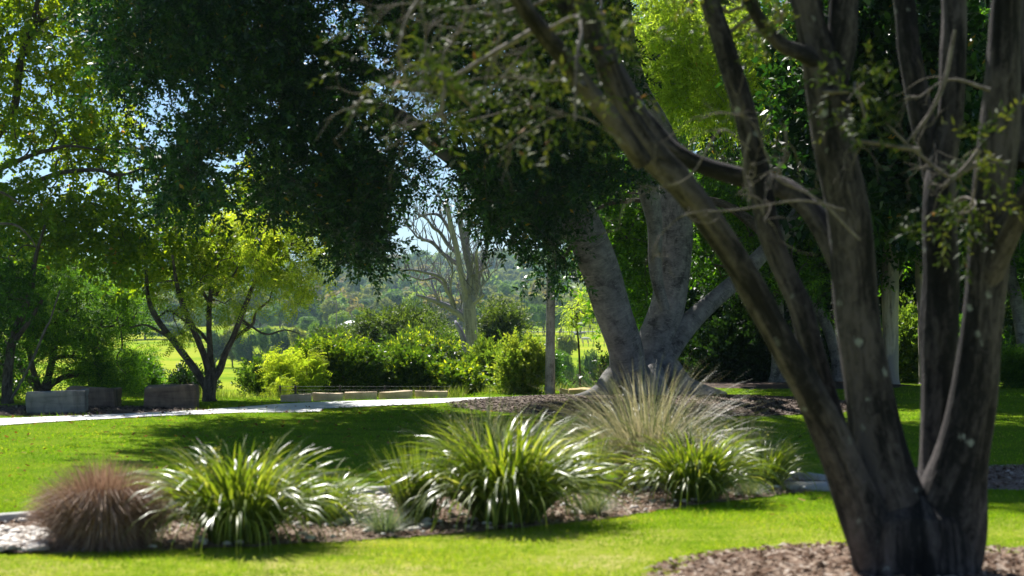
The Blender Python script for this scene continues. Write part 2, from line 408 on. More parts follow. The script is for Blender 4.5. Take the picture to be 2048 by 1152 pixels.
M['stone_gold'] = stone('golden_sandstone', (.42, .28, .10), (.58, .42, .17), (.66, .52, .26), 7, (.35, .24, .1))

# ------------------------------------------------------------------ setting: land, path, beds
ys = np.concatenate([np.linspace(-30, 38, 60), np.linspace(38.5, 70, 50), np.linspace(72, 330, 60), np.geomspace(340, 4200, 90)])
xs = np.sinh(np.linspace(-3.2, 3.2, 111)) / math.sinh(3.2)
X = xs[None] * (60 + .75 * np.clip(ys, 0, None))[:, None]; Y = np.broadcast_to(ys[:, None], X.shape); Z = gz(X, Y)
V = np.stack([X, Y, Z], -1).reshape(-1, 3); a, bb = X.shape
i = np.arange(a - 1)[:, None] * bb; j = np.arange(bb - 1)[None]
mb = MB(); mb.add(V, np.stack([i + j, i + j + 1, i + bb + j + 1, i + bb + j], -1).reshape(-1, 4))
tag(link('ground', mb.mesh('ground', M['ground'], smooth=True)), 'mown green lawn running out to the valley paddocks and wooded hills', kind='structure')

def resample(pl, n):
    pl = np.asarray(pl, float); s = np.concatenate([[0], np.cumsum(np.linalg.norm(np.diff(pl, axis=0), axis=1))])
    t = np.linspace(0, s[-1], n); return np.stack([np.interp(t, s, pl[:, k]) for k in range(pl.shape[1])], 1)

def strip(name, A, B, z, mat, n=80, jit=0., thick=0., label=None, m=3):
    A = resample(A, n); B = resample(B, n); rng = np.random.default_rng(3)
    if jit: A = A + rng.normal(0, jit, A.shape); B = B + rng.normal(0, jit, B.shape)
    mb = MB(); rows = [A * (1 - t) + B * t for t in np.linspace(0, 1, m)]
    V = np.concatenate([np.c_[r, gz(r[:, 0], r[:, 1]) + z] for r in rows])
    Q = [(k * n + i, k * n + i + 1, (k + 1) * n + i + 1, (k + 1) * n + i) for k in range(m - 1) for i in range(n - 1)]
    mb.add(V, Q)
    return tag(link(name, mb.mesh(name, mat)), label, kind='structure')

near = [(-60, 856), (0, 852), (90, 845.5), (300, 834), (480, 826), (600, 825.5), (640, 824), (648, 818), (780, 812), (900, 806), (1010, 800.5), (1150, 797), (1300, 795)]
far_ = [(-60, 842), (0, 838), (200, 831), (390, 822), (560, 809), (640, 805), (760, 801), (1000, 795), (1120, 793), (1300, 791.5)]
PA = [G(*p) for p in near]; PB = [G(*p) for p in far_]
strip('footpath', PA, PB, .012, M['concrete'], 120, .012, label='pale concrete footpath curving across the lawn')

bed_low = [(-80, 1112), (0, 1109), (300, 1103), (520, 1093), (800, 1076), (1000, 1062), (1200, 1040), (1400, 1011), (1560, 991), (1655, 979)]
bed_top = [(-80, 1052), (0, 1047), (300, 1022), (740, 990), (1200, 973), (1500, 962), (1580, 956), (1655, 963)]
BA = [G(*p) for p in bed_low]; BB = [G(*p) for p in bed_top]
strip('garden_bed', BA, BB, .008, M['mulch_pale'], 120, .03, label='narrow garden bed of pale mulch and pebbles')

def disc_bed(name, cx, cy_, rx, ry, mound, mat, label, seed=1):
    rng = np.random.default_rng(seed); nr, na = 14, 72; a = np.linspace(0, 6.2832, na, endpoint=False)
    edge = 1 + .05 * np.sin(3 * a + seed) + .03 * np.sin(7 * a + 2 * seed) + rng.normal(0, .008, na)
    V = [(cx, cy_, mound + .006)]; 
    for k in range(1, nr + 1):
        t = k / nr; x = cx + rx * t * edge * np.cos(a); y = cy_ + ry * t * edge * np.sin(a)
        V += list(zip(x, y, mound * (1 - t * t) + .006 + gz(x, y) - (.012 if k == nr else 0)))
    T = [(0, 1 + q, 1 + (q + 1) % na) for q in range(na)]
    Q = [(1 + (k - 1) * na + q, 1 + k * na + q, 1 + k * na + (q + 1) % na, 1 + (k - 1) * na + (q + 1) % na) for k in range(1, nr) for q in range(na)]
    mb = MB(); mb.add(V, Q, T); tag(link(name, mb.mesh(name, mat, smooth=True)), label, kind='structure')
    return (cx, cy_, rx, ry, mound)
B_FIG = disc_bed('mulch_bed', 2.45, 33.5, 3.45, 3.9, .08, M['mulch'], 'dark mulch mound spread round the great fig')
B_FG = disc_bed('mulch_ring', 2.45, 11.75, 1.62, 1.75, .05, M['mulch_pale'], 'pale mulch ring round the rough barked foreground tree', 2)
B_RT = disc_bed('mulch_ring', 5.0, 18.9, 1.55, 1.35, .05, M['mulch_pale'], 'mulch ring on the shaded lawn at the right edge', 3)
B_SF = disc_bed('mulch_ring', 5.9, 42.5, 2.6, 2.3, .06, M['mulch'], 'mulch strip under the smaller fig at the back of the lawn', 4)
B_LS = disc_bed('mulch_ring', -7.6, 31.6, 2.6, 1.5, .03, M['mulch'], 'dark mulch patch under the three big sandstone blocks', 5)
BEDS = [B_FIG, B_FG, B_RT, B_SF, B_LS]

def in_bed(x, y, g=1.):
    m = np.zeros(len(x), bool)
    for cx, c2, rx, ry, _ in BEDS: m |= ((x - cx) / rx) ** 2 + ((y - c2) / ry) ** 2 < g
    return m
BEDPOLY = BA + BB[::-1]; PATHPOLY = PA + PB[::-1]

# kerb
def kerb_piece(name, pts, wid, h, label):
    c = resample(pts, 40); t = np.gradient(c, axis=0); t /= np.linalg.norm(t, axis=1)[:, None]; nn = np.c_[-t[:, 1], t[:, 0]]
    prof = [(-wid / 2, -.03), (-wid / 2, h - .012), (-wid / 2 + .012, h), (wid / 2 - .012, h), (wid / 2, h - .012), (wid / 2, -.03)]
    V = np.concatenate([np.c_[c + nn * o, np.full(len(c), z)] for o, z in prof]); n_ = len(c)
    Q = [(k * n_ + i, k * n_ + i + 1, (k + 1) * n_ + i + 1, (k + 1) * n_ + i) for k in range(5) for i in range(n_ - 1)]
    mb = MB(); mb.add(V, Q); mb.q.append(np.array([[0, n_, 2 * n_, 5 * n_], [2 * n_, 3 * n_, 4 * n_, 5 * n_], [n_ - 1, 6 * n_ - 1, 3 * n_ - 1, 2 * n_ - 1], [3 * n_ - 1, 6 * n_ - 1, 5 * n_ - 1, 4 * n_ - 1]]))
    return tag(link(name, mb.mesh(name, M['kerb'])), label, 'kerb')
kerb_piece('concrete_kerb', [G(*p) for p in bed_top[:7]] + [G(1648, 966)], .13, .07, 'long grey concrete kerb along the far side of the planted bed')
mb = MB(); a_ = G(1590, 985); b_ = G(1655, 972); 
box(mb, a_[0] - .05, b_[0] + .02, a_[1] + .12, a_[1] + .55, -.02, .05)
tag(link('concrete_slab', mb.mesh('concrete_slab', M['kerb'])), 'small flat concrete slab at the right end of the planted bed', 'slab')

# loose chips, pebbles, litter
def chips(name, pts, size, mat, label, seed=1, dome=.004, mound=None):
    rng = np.random.default_rng(seed); n_ = len(pts)
    L = rng.uniform(.6, 1.4, n_) * size; W = L * rng.uniform(.3, .6, n_); a = rng.uniform(0, 6.28, n_); tl = rng.uniform(-.45, .45, n_)
    d = np.c_[np.cos(a) * np.cos(tl), np.sin(a) * np.cos(tl), np.sin(tl)]; s = np.c_[-np.sin(a), np.cos(a), rng.uniform(-.3, .3, n_)]
    z = gz(pts[:, 0], pts[:, 1]) + size * .22 + .012
    if mound is not None: z = z + mound
    c = np.c_[pts, z]
    V = np.stack([c - d * L[:, None] / 2 - s * W[:, None] / 2, c + d * L[:, None] / 2 - s * W[:, None] * .4, c + d * L[:, None] * .45 + s * W[:, None] / 2, c - d * L[:, None] / 2 + s * W[:, None] * .3], 1)
    mb = MB(); mb.add(V.reshape(-1, 3), np.arange(n_ * 4).reshape(-1, 4), None, np.repeat(rng.uniform(0, 1, n_), 4))
    return tag(link(name, mb.mesh(name, mat)), label, kind='stuff')
def disc_pts(b, n_, rng):
    a = rng.uniform(0, 6.28, n_); r = np.sqrt(rng.uniform(0, 1, n_)) * (1 + .05 * rng.random(n_) ** 2); return np.c_[b[0] + b[2] * r * np.cos(a), b[1] + b[3] * r * np.sin(a)], b[4] * (1 - r * r)
rng = np.random.default_rng(5)
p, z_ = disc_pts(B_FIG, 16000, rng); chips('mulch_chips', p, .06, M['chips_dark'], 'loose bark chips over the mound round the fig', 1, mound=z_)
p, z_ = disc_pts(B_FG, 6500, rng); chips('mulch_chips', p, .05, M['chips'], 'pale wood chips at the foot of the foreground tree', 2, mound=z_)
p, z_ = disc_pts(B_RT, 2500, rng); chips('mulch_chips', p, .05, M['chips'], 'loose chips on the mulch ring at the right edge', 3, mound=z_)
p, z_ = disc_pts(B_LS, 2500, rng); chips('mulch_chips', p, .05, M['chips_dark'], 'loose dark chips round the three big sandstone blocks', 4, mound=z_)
def poly_pts(poly, n_, rng):
    pl = np.array(poly); out = []
    while sum(map(len, out)) < n_:
        q = rng.uniform(pl.min(0), pl.max(0), (n_ * 2, 2)); out.append(q[inpoly(q[:, 0], q[:, 1], poly)])
    return np.concatenate(out)[:n_]
chips('mulch_chips', poly_pts(BEDPOLY, 11000, rng), .045, M['chips'], 'pale wood chips scattered through the planted bed', 5)
ico = []
def pebbles(name, pts, size, label, seed=1):
    rng = np.random.default_rng(seed); ph = np.linspace(0, 6.283, 7, endpoint=False)
    base = [(0, 0, 1)] + [(math.cos(p) * .8, math.sin(p) * .8, .6) for p in ph] + [(math.cos(p), math.sin(p), -.1) for p in ph]
    base = np.array(base); T = [(0, 1 + i, 1 + (i + 1) % 7) for i in range(7)]; Q = [(1 + i, 8 + i, 8 + (i + 1) % 7, 1 + (i + 1) % 7) for i in range(7)]
    mb = MB()
    for x, y in pts:
        a = rng.uniform(0, 6.28); s = size * rng.uniform(.5, 1.3); B = base * (s, s * rng.uniform(.6, .9), s * .55) * (1 + rng.normal(0, .05, base.shape))
        B = np.c_[B[:, 0] * math.cos(a) - B[:, 1] * math.sin(a), B[:, 0] * math.sin(a) + B[:, 1] * math.cos(a), B[:, 2]]
        mb.add(B + (x, y, .02 + rng.uniform(0, .02)), Q, T, rng.uniform(0, 1))
    return tag(link(name, mb.mesh(name, M['pebble'], smooth=True)), label, kind='stuff')
pebbles('river_pebbles', poly_pts([G(-60, 1110), G(90, 1108), G(100, 1068), G(-60, 1064)], 330, rng), .05, 'cream river pebbles at the left end of the bed', 1)
pebbles('river_pebbles', poly_pts([G(660, 1050), G(770, 1052), G(790, 1000), G(680, 1000)], 230, rng), .05, 'rounded pebbles in the gap between the grassy clumps', 2)
pebbles('river_pebbles', poly_pts(BEDPOLY, 420, rng), .032, 'small stones scattered along the planted bed', 3)
pt = rng.uniform((-8, 15), (4, 33), (1600, 2)); pt = pt[~in_bed(pt[:, 0], pt[:, 1]) & (np.abs(pt[:, 0]) < pt[:, 1] * .28) & ~inpoly(pt[:, 0], pt[:, 1], BEDPOLY)]
pt = pt[rng.random(len(pt)) < np.clip(.75 - pt[:, 0] * .12, .12, 1)]
chips('fallen_leaves', pt, .055, M['litter'], 'small brown and orange leaves fallen on the lawn', 7)

# mown grass blades
M['blade'] = leafmat('lawn_blade', [(0, (.08, .19, .012)), (.5, (.19, .34, .02)), (.85, (.34, .43, .035)), (1, (.55, .47, .14))], .45, .9, (1.5, 1.5, .3), .0)
M['rank'] = leafmat('rank_grass', [(0, (.09, .16, .025)), (.5, (.19, .25, .045)), (1, (.38, .34, .14))], .4, .6, (1.4, 1.4, .6), .2)
def blades(name, D0, D1, n_, h, wd, mat, label, seed, xr=.285, keep=None, fan=.35, power=1.):
    rng = np.random.default_rng(seed); D = D0 + (D1 - D0) * rng.uniform(0, 1, n_) ** power; x = rng.uniform(-xr, xr, n_) * D
    m = ~in_bed(x, D, .90 + .08 * rng.random(n_)) & ~inpoly(x, D, BEDPOLY) & ~inpoly(x, D, PATHPOLY)
    if keep is not None: m &= keep(x, D)
    x = x[m]; D = D[m]; n_ = len(x); z = gz(x, D)
    a = rng.uniform(0, 6.28, n_); hh = h * rng.uniform(.5, 1.3, n_) * (1 + .4 * np.sin(x * 3.1) * np.sin(D * 2.3)); ln = rng.normal(0, fan, (n_, 2)) * hh[:, None]
    dx = np.cos(a) * wd / 2; dy = np.sin(a) * wd / 2; b0 = np.c_[x, D, z - .004]
    V = np.stack([b0 + np.c_[dx, dy, 0 * dx], b0 - np.c_[dx, dy, 0 * dx], np.c_[x + ln[:, 0], D + ln[:, 1], z + hh]], 1)
    mb = MB(); tn = np.clip(.42 + .16 * np.sin(x * 1.7 + D * .9) * np.sin(D * 1.3 - x) + .14 * np.sin(x * 5.3 - D * 2.1) * np.sin(D * 4.7 + x * 3.1) + .34 * np.clip(np.sin(x * 2.9 + 1.2 * np.sin(D * 1.1)) * np.sin(D * 3.7 + 1.5 * np.sin(x * 1.9)) - .45, 0, 1) + rng.normal(0, .2, n_), 0, 1)
    mb.add(V.reshape(-1, 3), None, np.arange(n_ * 3).reshape(-1, 3), np.repeat(tn, 3))
    return tag(link(name, mb.mesh(name, mat)), label, kind='stuff')
M['blade_near'] = leafmat('dry_lawn_blade', [(0, (.12, .23, .018)), (.5, (.26, .38, .025)), (.85, (.42, .46, .07)), (1, (.56, .48, .2))], .45, .9, (1.5, 1.5, .4), 0)  # yellower, drier grass of the front lawn
blades('lawn_grass', 11, 16.5, 90000, .02, .007, M['blade_near'], 'short dry yellowish grass along the front of the lawn', 10, fan=1.)
blades('lawn_grass', 14.5, 21, 70000, .02, .008, M['blade'], 'short mown grass in the near lawn', 11, fan=1.0)
blades('lawn_grass', 21, 42, 90000, .024, .014, M['blade'], 'short mown grass of the lawn beyond the bed', 12, fan=1.1)
blades('lawn_grass', 26, 40, 26000, .07, .012, M['blade'], 'slightly longer grass fringing the concrete path', 13,
       keep=lambda x, D: (np.abs(D - np.interp(x, [p[0] for p in PA], [p[1] for p in PA])) < .12) | (np.abs(D - np.interp(x, [p[0] for p in PB], [p[1] for p in PB])) < .25))
blades('long_grass', 36.6, 42, 60000, .2, .012, M['rank'], 'weedy seeding grass at the edge of the lawn', 14, keep=lambda x, D: (x < 1.95) & (D > np.where(x < -.9, 36.75, 38.9) + .25 * np.sin(x * 1.3)), fan=.45, power=1.2)
blades('long_grass', 34.9, 42, 14000, .22, .012, M['rank'], 'weedy grass behind the forked tree', 15, keep=lambda x, D: (x < -4.1) & (x > -6.4) & (D > 35.6 - .0 * x), fan=.45)
blades('long_grass', 43, 60, 52000, .42, .02, M['rank'], 'long pale grass on the bank below the lawn', 16, keep=lambda x, D: x < 3.5, fan=.4)

# ------------------------------------------------------------------ sandstone
def stone_block(name, px0, px1, ybase, ytop, depth, mat, label, cat, yaw=0., group=None, seed=1, rough=.02, D=None, z0=None):
    """rough quarried block, front face seen from px0 to px1"""
    rng = np.random.default_rng(seed); D = D or CH * F / (ybase - YH)
    x0, x1 = (px0 - 1024) / F * D, (px1 - 1024) / F * D; L = x1 - x0; h = (ybase - ytop) / F * D
    import bmesh
    bm = bmesh.new(); bmesh.ops.create_cube(bm, size=1)
    bmesh.ops.scale(bm, vec=(L, depth, h + .05), verts=bm.verts)
    bmesh.ops.bevel(bm, geom=bm.edges[:], offset=min(.03, h * .12), segments=2, affect='EDGES', profile=.6)
    bmesh.ops.subdivide_edges(bm, edges=[e for e in bm.edges if e.calc_length() > .15], cuts=7, use_grid_fill=True)
    bmesh.ops.triangulate(bm, faces=[f for f in bm.faces if len(f.verts) > 4])
    ph = rng.uniform(0, 6.28, 12)
    for v_ in bm.verts:
        c = v_.co; q = sum(math.sin(c.x * (3 + k * 4.1) + c.z * (4 + k * 5) + c.y * (5 + 3 * k) + ph[k]) / (1 + k) for k in range(5)) * rough
        nn = Vector((c.x / L, c.y / depth, c.z / h)); mx = max(abs(nn.x), abs(nn.y), abs(nn.z)); nn = Vector([k if abs(k) > mx * .8 else 0 for k in nn]); 
        if nn.length: v_.co += nn.normalized() * (q + rng.normal(0, rough * .15))
        if c.z > 0: v_.co.z += rough * 1.2 * math.sin(c.x * 2.6 / L + ph[9])
    me = bpy.data.meshes.new(name); bm.to_mesh(me); bm.free(); me.materials.append(mat)
    for p_ in me.polygons: p_.use_smooth = True
    g = float(gz((x0 + x1) / 2, D)) if z0 is None else z0
    o = link(name, me, None, ((x0 + x1) / 2, D + depth / 2, g + h / 2 - .02)); o.rotation_euler = (0, 0, yaw)
    return tag(o, label, cat, group)
stone_block('sandstone_block', 50, 164, 829, 784, .62, M['stone_grey'], 'grey stained sandstone block, nearest and leftmost of the three big blocks', 'stone block', .1, None, 1, .016)
stone_block('sandstone_block', 132, 229, 817, 776, .6, M['stone_brown'], 'brown sandstone block half hidden behind the grey block', 'stone block', -.05, None, 2, .014)
stone_block('sandstone_block', 285, 388, 817, 774, .62, M['stone_brown'], 'brown sandstone block standing by itself left of the forked tree', 'stone block', .04, None, 3, .014)
wl = ['first low buff sandstone block from the left in the row beside the path', 'second low buff sandstone block from the left in the row beside the path',
      'third and middle low buff sandstone block in the row beside the path', 'fourth low buff sandstone block from the left in the row beside the path',
      'last low buff sandstone block at the right end of the row beside the path']
for k, (a_, b_, yb, yt) in enumerate([(560, 621, 803.5, 790.5), (624, 685, 801.5, 787.5), (688, 753, 799, 785.5), (757, 824, 797, 784), (829, 895, 795, 783)]):
    stone_block('low_wall_block', a_, b_, yb, yt - .5, .22, M['stone_buff'], wl[k], 'stone block', .03, 'buff sandstone blocks in a row beside the path', 10 + k, .007)
for k, (a_, b_, yb, yt, lb) in enumerate([(1120, 1136, 789, 779.5, 'short golden sandstone block right of the timber pole'), (1138, 1200, 789, 779.5, 'long golden sandstone block running behind the fig root'),
                                          (1352, 1390, 787, 780, 'pale low sandstone block seen right of the fig trunk')]):
    stone_block('low_wall_block', a_, b_, yb, yt, .4, M['stone_gold'], lb, 'stone block', 0, None, 30 + k, .01)

# ------------------------------------------------------------------ wire fence beyond the wall
fx = [(560, 37.6), (591, 37.7), (680, 37.9), (770, 38.1), (860, 38.3), (900, 38.4)]
root = thing('wire_fence', P(740, 785, 41), 'thin wire fence with dark posts behind the low buff stone row', 'fence')
for px, D in fx:
    mb = MB(); x = (px - 1024) / F * D; z = float(gz(x, D)); box(mb, x - .02, x + .02, D - .02, D + .02, z, CH - (771 - YH) / F * D); part(mb, 'post', M['post'], root)
for dy in (773, 780, 786):
    mb = MB(); tube(mb, [(*P(px, dy, D - .025), .0022) for px, D in fx], 4, 2, cap=False); part(mb, 'wire', M['steel'], root)

# ------------------------------------------------------------------ hero trees : helper
def pl(pts, D0, D1=None, k=None, jit=0, rng=R):
    """picture-measured limb -> points ; each (px,py,width) or (px,py,width,D)"""
    out = []
    n_ = len(pts)
    for i, p in enumerate(pts):
        D = p[3] if len(p) > 3 else (D0 if D1 is None else D0 + (D1 - D0) * i / (n_ - 1))
        out.append((*P(p[0], p[1], D), p[2] / F * D / 2))
    return out
def limb(root, pts, name, mat, sides=14, n=6, lump=.06, seed=1, ridge=0, store=None):
    mb = MB(); tube(mb, pts, sides, n, lump, ridge, seed); o = part(mb, name, mat, root, True)
    if store is not None: store.extend([q[:3] for q in catmull(pts, 4)])
    return o

# ================= foreground rough-barked tree (12 m)
D = 11.8
root = thing('rough_barked_tree', (2.4, 11.8, 0), 'big dark rough barked tree with many leaning stems in the right foreground', 'tree')
LB = []
bm_ = M['bark_fg']
S = dict(sides=28, n=10, ridge=.02)
limb(root, pl([(1835, 1190, 300, D), (1828, 1152, 262, D), (1825, 1090, 250, D), (1822, 1040, 215, D + .03), (1822, 990, 120, D + .05), (1824, 972, 40, D + .05)], D), 'trunk', bm_, lump=.09, seed=3, store=LB, **S)
limb(root, pl([(1778, 1160, 130, D - .05), (1738, 1060, 104), (1690, 940, 80), (1628, 800, 66), (1566, 690, 58), (1508, 585, 57), (1446, 482, 56), (1372, 380, 58), (1298, 300, 58), (1247, 215, 46), (1207, 110, 47), (1165, 20, 45), (1120, -90, 40), (1090, -260, 40)], D - .05, D - 1.3), 'stem', bm_, lump=.07, seed=5, store=LB, **S)
limb(root, pl([(1845, 1160, 150, D), (1800, 1060, 150), (1765, 930, 118), (1738, 772, 96), (1714, 621, 90), (1694, 420, 88), (1668, 286, 86), (1652, 156, 84), (1625, 60, 60), (1600, -60, 60), (1560, -300, 45)], D, D - .1), 'stem', bm_, lump=.06, seed=7, store=LB, **S)
limb(root, pl([(1662, 180, 60), (1684, 80, 62), (1690, -20, 56), (1710, -260, 40)], D - .05), 'branch', bm_, lump=.06, seed=8, store=LB, **S)
limb(root, pl([(1712, 960, 50, D), (1660, 820, 48), (1626, 715, 50), (1600, 615, 48), (1568, 540, 44), (1535, 445, 48), (1515, 340, 47), (1488, 220, 46), (1452, 100, 43), (1420, 0, 40), (1390, -120, 34)], D + .12, D + .5), 'stem', bm_, lump=.07, seed=9, store=LB, **S)
limb(root, pl([(1850, 1080, 90, D + .2), (1866, 960, 66), (1872, 870, 62), (1878, 772, 70), (1880, 621, 76), (1880, 420, 68), (1884, 340, 60), (1900, 230, 50), (1908, 100, 52), (1908, 0, 50), (1900, -200, 40)], D + .25, D + .9), 'stem', bm_, lump=.07, seed=11, store=LB, **S)
limb(root, pl([(1878, 380, 50), (1856, 290, 48), (1838, 208, 48), (1820, 100, 46), (1808, 0, 44), (1780, -200, 36)], D + .7, D + .9), 'branch', bm_, lump=.07, seed=12, store=LB, **S)
limb(root, pl([(1870, 1160, 170, D - .02), (1892, 1050, 160), (1922, 920, 112), (1950, 772, 92), (1968, 621, 84), (1984, 420, 82), (1998, 260, 80), (2008, 120, 70), (2012, 0, 58), (2020, -200, 46)], D, D - .2), 'stem', bm_, lump=.07, seed=13, store=LB, **S)
limb(root, pl([(1980, 560, 46), (2016, 470, 46), (2050, 400, 42), (2110, 300, 36)], D - .15, D - .6), 'branch', bm_, lump=.06, seed=14, store=LB, **S)
limb(root, pl([(2030, 330, 60), (2045, 200, 56), (2050, 60, 50), (2056, -80, 46)], D + .2, D + .4), 'branch', bm_, lump=.06, seed=19, store=LB, **S)
limb(root, pl([(1690, 560, 40), (1655, 475, 46), (1615, 415, 44), (1560, 372, 42), (1465, 350, 38), (1370, 315, 34), (1300, 250, 32), (1250, 170, 32), (1215, 90, 26), (1180, 0, 20)], D + .05, D + 1.1), 'branch', bm_, lump=.08, seed=15, store=LB, **S)
limb(root, pl([(1285, 325, 40), (1236, 255, 42), (1168, 172, 40), (1122, 108, 38), (1078, 55, 36), (1036, -5, 33), (990, -100, 26)], D - 1.15, D - 1.9), 'branch', bm_, lump=.09, seed=16, store=LB, **S)
limb(root, pl([(1640, 130, 36), (1600, 105, 34), (1560, 88, 30), (1520, 40, 28), (1490, -20, 26)], D - .1, D - .5), 'branch', bm_, lump=.08, seed=17, store=LB, **S)
limb(root, pl([(1215, 130, 34), (1180, 60, 36), (1135, 15, 34), (1085, -60, 28)], D - 1.1, D - 1.0), 'branch', bm_, lump=.08, seed=18, store=LB, **S)
# bare pale twigs
def twigs(root, starts, name, mat, rng, n_sub=3, L=.5, r=.006, D=11):
    for (pts) in starts:
        mb = MB(); q = [(a_, b_, c_, r_ * .45) for a_, b_, c_, r_ in pl(pts, D)]; tube(mb, q, 6, 5, .1, seed=int(rng.integers(1e6)), wob=.004)
        c = catmull(q, 6)
        for s_ in range(n_sub):
            i = rng.integers(len(c) // 4, len(c)); p0 = c[i, :3]; d = c[min(i + 1, len(c) - 1), :3] - c[i - 1, :3]; d /= np.linalg.norm(d) + 1e-9
            d = d + rng.normal(0, .6, 3); d /= np.linalg.norm(d); ll = L * rng.uniform(.3, 1.1); q_ = [(*p0, r)]; pp = p0
            for u_ in range(4):
                d = d + rng.normal(0, .45, 3) + (0, 0, -.08); d /= np.linalg.norm(d); pp = pp + d * ll * .25; q_.append((*pp, r * (.85 - .2 * u_)))
                if rng.random() < .6:
                    e_ = d + rng.normal(0, .8, 3); tube(mb, [(*pp, r * .5), (*(pp + e_ * ll * .16 + rng.normal(0, .01, 3)), r * .4), (*(pp + e_ * ll * .3), r * .25)], 4, 2, seed=u_, cap=False)
            tube(mb, q_, 4, 3, seed=s_, cap=False)
        part(mb, name, mat, root)
rt = np.random.default_rng(21)
twigs(root, [[(1720, 480, 10), (1640, 400, 9), (1560, 360, 8), (1540, 320, 8), (1500, 240, 7), (1430, 225, 4)],
             [(1690, 420, 9), (1600, 400, 8), (1480, 418, 8), (1370, 430, 7), (1310, 480, 4)],
             [(1500, 300, 9), (1440, 260, 8), (1380, 350, 7), (1300, 380, 4)],
             [(1500, 265, 12), (1490, 330, 10), (1500, 400, 6)], [(1570, 250, 11), (1572, 310, 10), (1555, 350, 6)],
             [(1250, 290, 10), (1180, 240, 8), (1120, 230, 7), (1060, 260, 6), (1000, 300, 4)],
             [(1200, 150, 10), (1100, 160, 8), (1000, 150, 8), (900, 170, 6), (820, 250, 4)],
             [(1150, 60, 10), (1060, 90, 8), (960, 200, 8), (880, 230, 6), (800, 260, 4)],
             [(1040, 20, 10), (960, 60, 8), (880, 60, 7), (840, 160, 6), (780, 260, 4)],
             [(1030, 0, 10), (900, 20, 8), (800, 10, 6), (740, 60, 4)], [(900, 170, 7), (830, 130, 6), (740, 180, 4), (700, 240, 3)],
             [(960, 200, 8), (1000, 60, 12), (985, -20, 14)], [(845, 170, 6), (850, 60, 10), (830, -20, 10)]], 'twig', M['twig'], rt, 7, .3, .0034, 10.4)
twigs(root, [[(1960, 300, 24), (1910, 350, 16), (1870, 330, 14), (1800, 270, 13), (1770, 240, 8)], [(1910, 60, 16), (1885, 170, 20), (1850, 240, 16), (1800, 300, 10)],
             [(1980, 180, 20), (1900, 160, 10), (1830, 200, 5)], [(1840, 300, 22), (1780, 290, 20), (1700, 280, 14)], [(1990, 310, 12), (1950, 330, 22), (1890, 370, 20)]], 'twig', M['twig'], rt, 5, .3, .004, 11.2)
rng = np.random.default_rng(31)
tf = [twig_tpl(rng, 12, .26, .075, .022, .4, .15) for _ in range(4)]
cl = np.concatenate([region([(760, -60), (1260, -60), (1230, 120), (1150, 250), (1000, 235), (860, 260), (740, 170)], 9.4, 12, 46, rng=rng),
                     region([(1880, 300), (1960, 280), (1950, 470), (1900, 490)], 11, 11.8, 8, rng=rng),
                     region([(1690, 140), (1760, 150), (1770, 270), (1700, 260)], 10.6, 11.6, 6, rng=rng), region([(1300, -40), (1600, -40), (1560, 90), (1400, 60)], 11, 12.6, 14, rng=rng)])
up = ellip((1.6, 11.8, 7.4), (3.4, 3.0, 1.7), 170, rng)
up = up[up[:, 2] > CH + (YH + 60) / F * up[:, 1]]
mb = MB(); lb = np.array(LB)
branchlets(mb, lb, np.concatenate([cl, up]), .02, .003, .05, 5, 3.5, rng); part(mb, 'branchlets', M['twig'], root)
foliage(root, cl, tf, M['leaf_fg'], 6, .10, (.6, 1.0), .5, -.1, 'foliage', (.05, .8), 3)
foliage(root, up, tf, M['leaf_fg'], 12, .18, (1.0, 1.5), .5, -.1, 'foliage', (.05, .6), 4)

# ================= great fig (37 m)
root = thing('fig_tree', (2.3, 36.6, 0), 'huge spreading fig with thick smooth grey forked trunks over a mulch mound', 'tree')
D = 36.6; LBF = []; bf = M['bark_fig']; S = dict(sides=24, n=8, store=LBF)
limb(root, pl([(1240, 800, 110), (1248, 770, 80), (1254, 735, 74), (1248, 690, 72), (1226, 621, 73), (1194, 521, 77), (1166, 450, 74), (1138, 388, 60), (1118, 335, 46), (1065, 292, 42), (970, 226, 40), (900, 168, 38), (869, 130, 33), (800, 60, 28), (740, 0, 26), (660, -120, 20)], D - .1, D - 3.2), 'stem', bf, lump=.05, seed=41, **S)
limb(root, pl([(1300, 812, 170, D), (1294, 778, 116), (1296, 740, 94), (1309, 690, 82), (1324, 645, 74), (1337, 600, 69), (1348, 520, 70), (1352, 430, 68), (1346, 340, 60), (1312, 250, 50), (1276, 180, 44), (1254, 90, 38), (1240, -60, 34), (1240, -320, 28)], D, D + .6), 'stem', bf, lump=.05, seed=42, **S)
limb(root, pl([(1330, 620, 20), (1316, 570, 24), (1310, 520, 27), (1309, 450, 30), (1298, 385, 42), (1290, 320, 48), (1275, 220, 42), (1240, 80, 36), (1200, -80, 28)], D - .5, D - 1.4), 'stem', bf, lump=.06, seed=43, **S)
limb(root, pl([(1318, 730, 50), (1356, 672, 50), (1410, 615, 37), (1465, 568, 33), (1530, 503, 31), (1588, 440, 30), (1640, 350, 28), (1700, 220, 32)], D, D + 1.5), 'limb', bf, lump=.07, seed=44, **S)
limb(root, pl([(1180, 490, 40), (1150, 465, 48), (1085, 432, 44), (1017, 400, 42), (945, 340, 40), (880, 295, 36), (817, 245, 32), (740, 205, 26), (650, 160, 20), (540, 110, 14)], D - 1, D - 3.5), 'limb', bf, lump=.09, seed=45, **S)
limb(root, pl([(1125, 360, 40), (1100, 280, 42), (1085, 190, 38), (1060, 80, 32), (1020, -60, 26)], D - .9, D - .4), 'limb', bf, lump=.07, seed=46, **S)
limb(root, pl([(900, 175, 26), (800, 165, 28), (700, 130, 30), (630, 92, 32), (580, 52, 30), (545, 10, 28), (505, -50, 24), (440, -150, 18)], D - 2.4, D - 4), 'limb', bf, lump=.08, seed=47, **S)
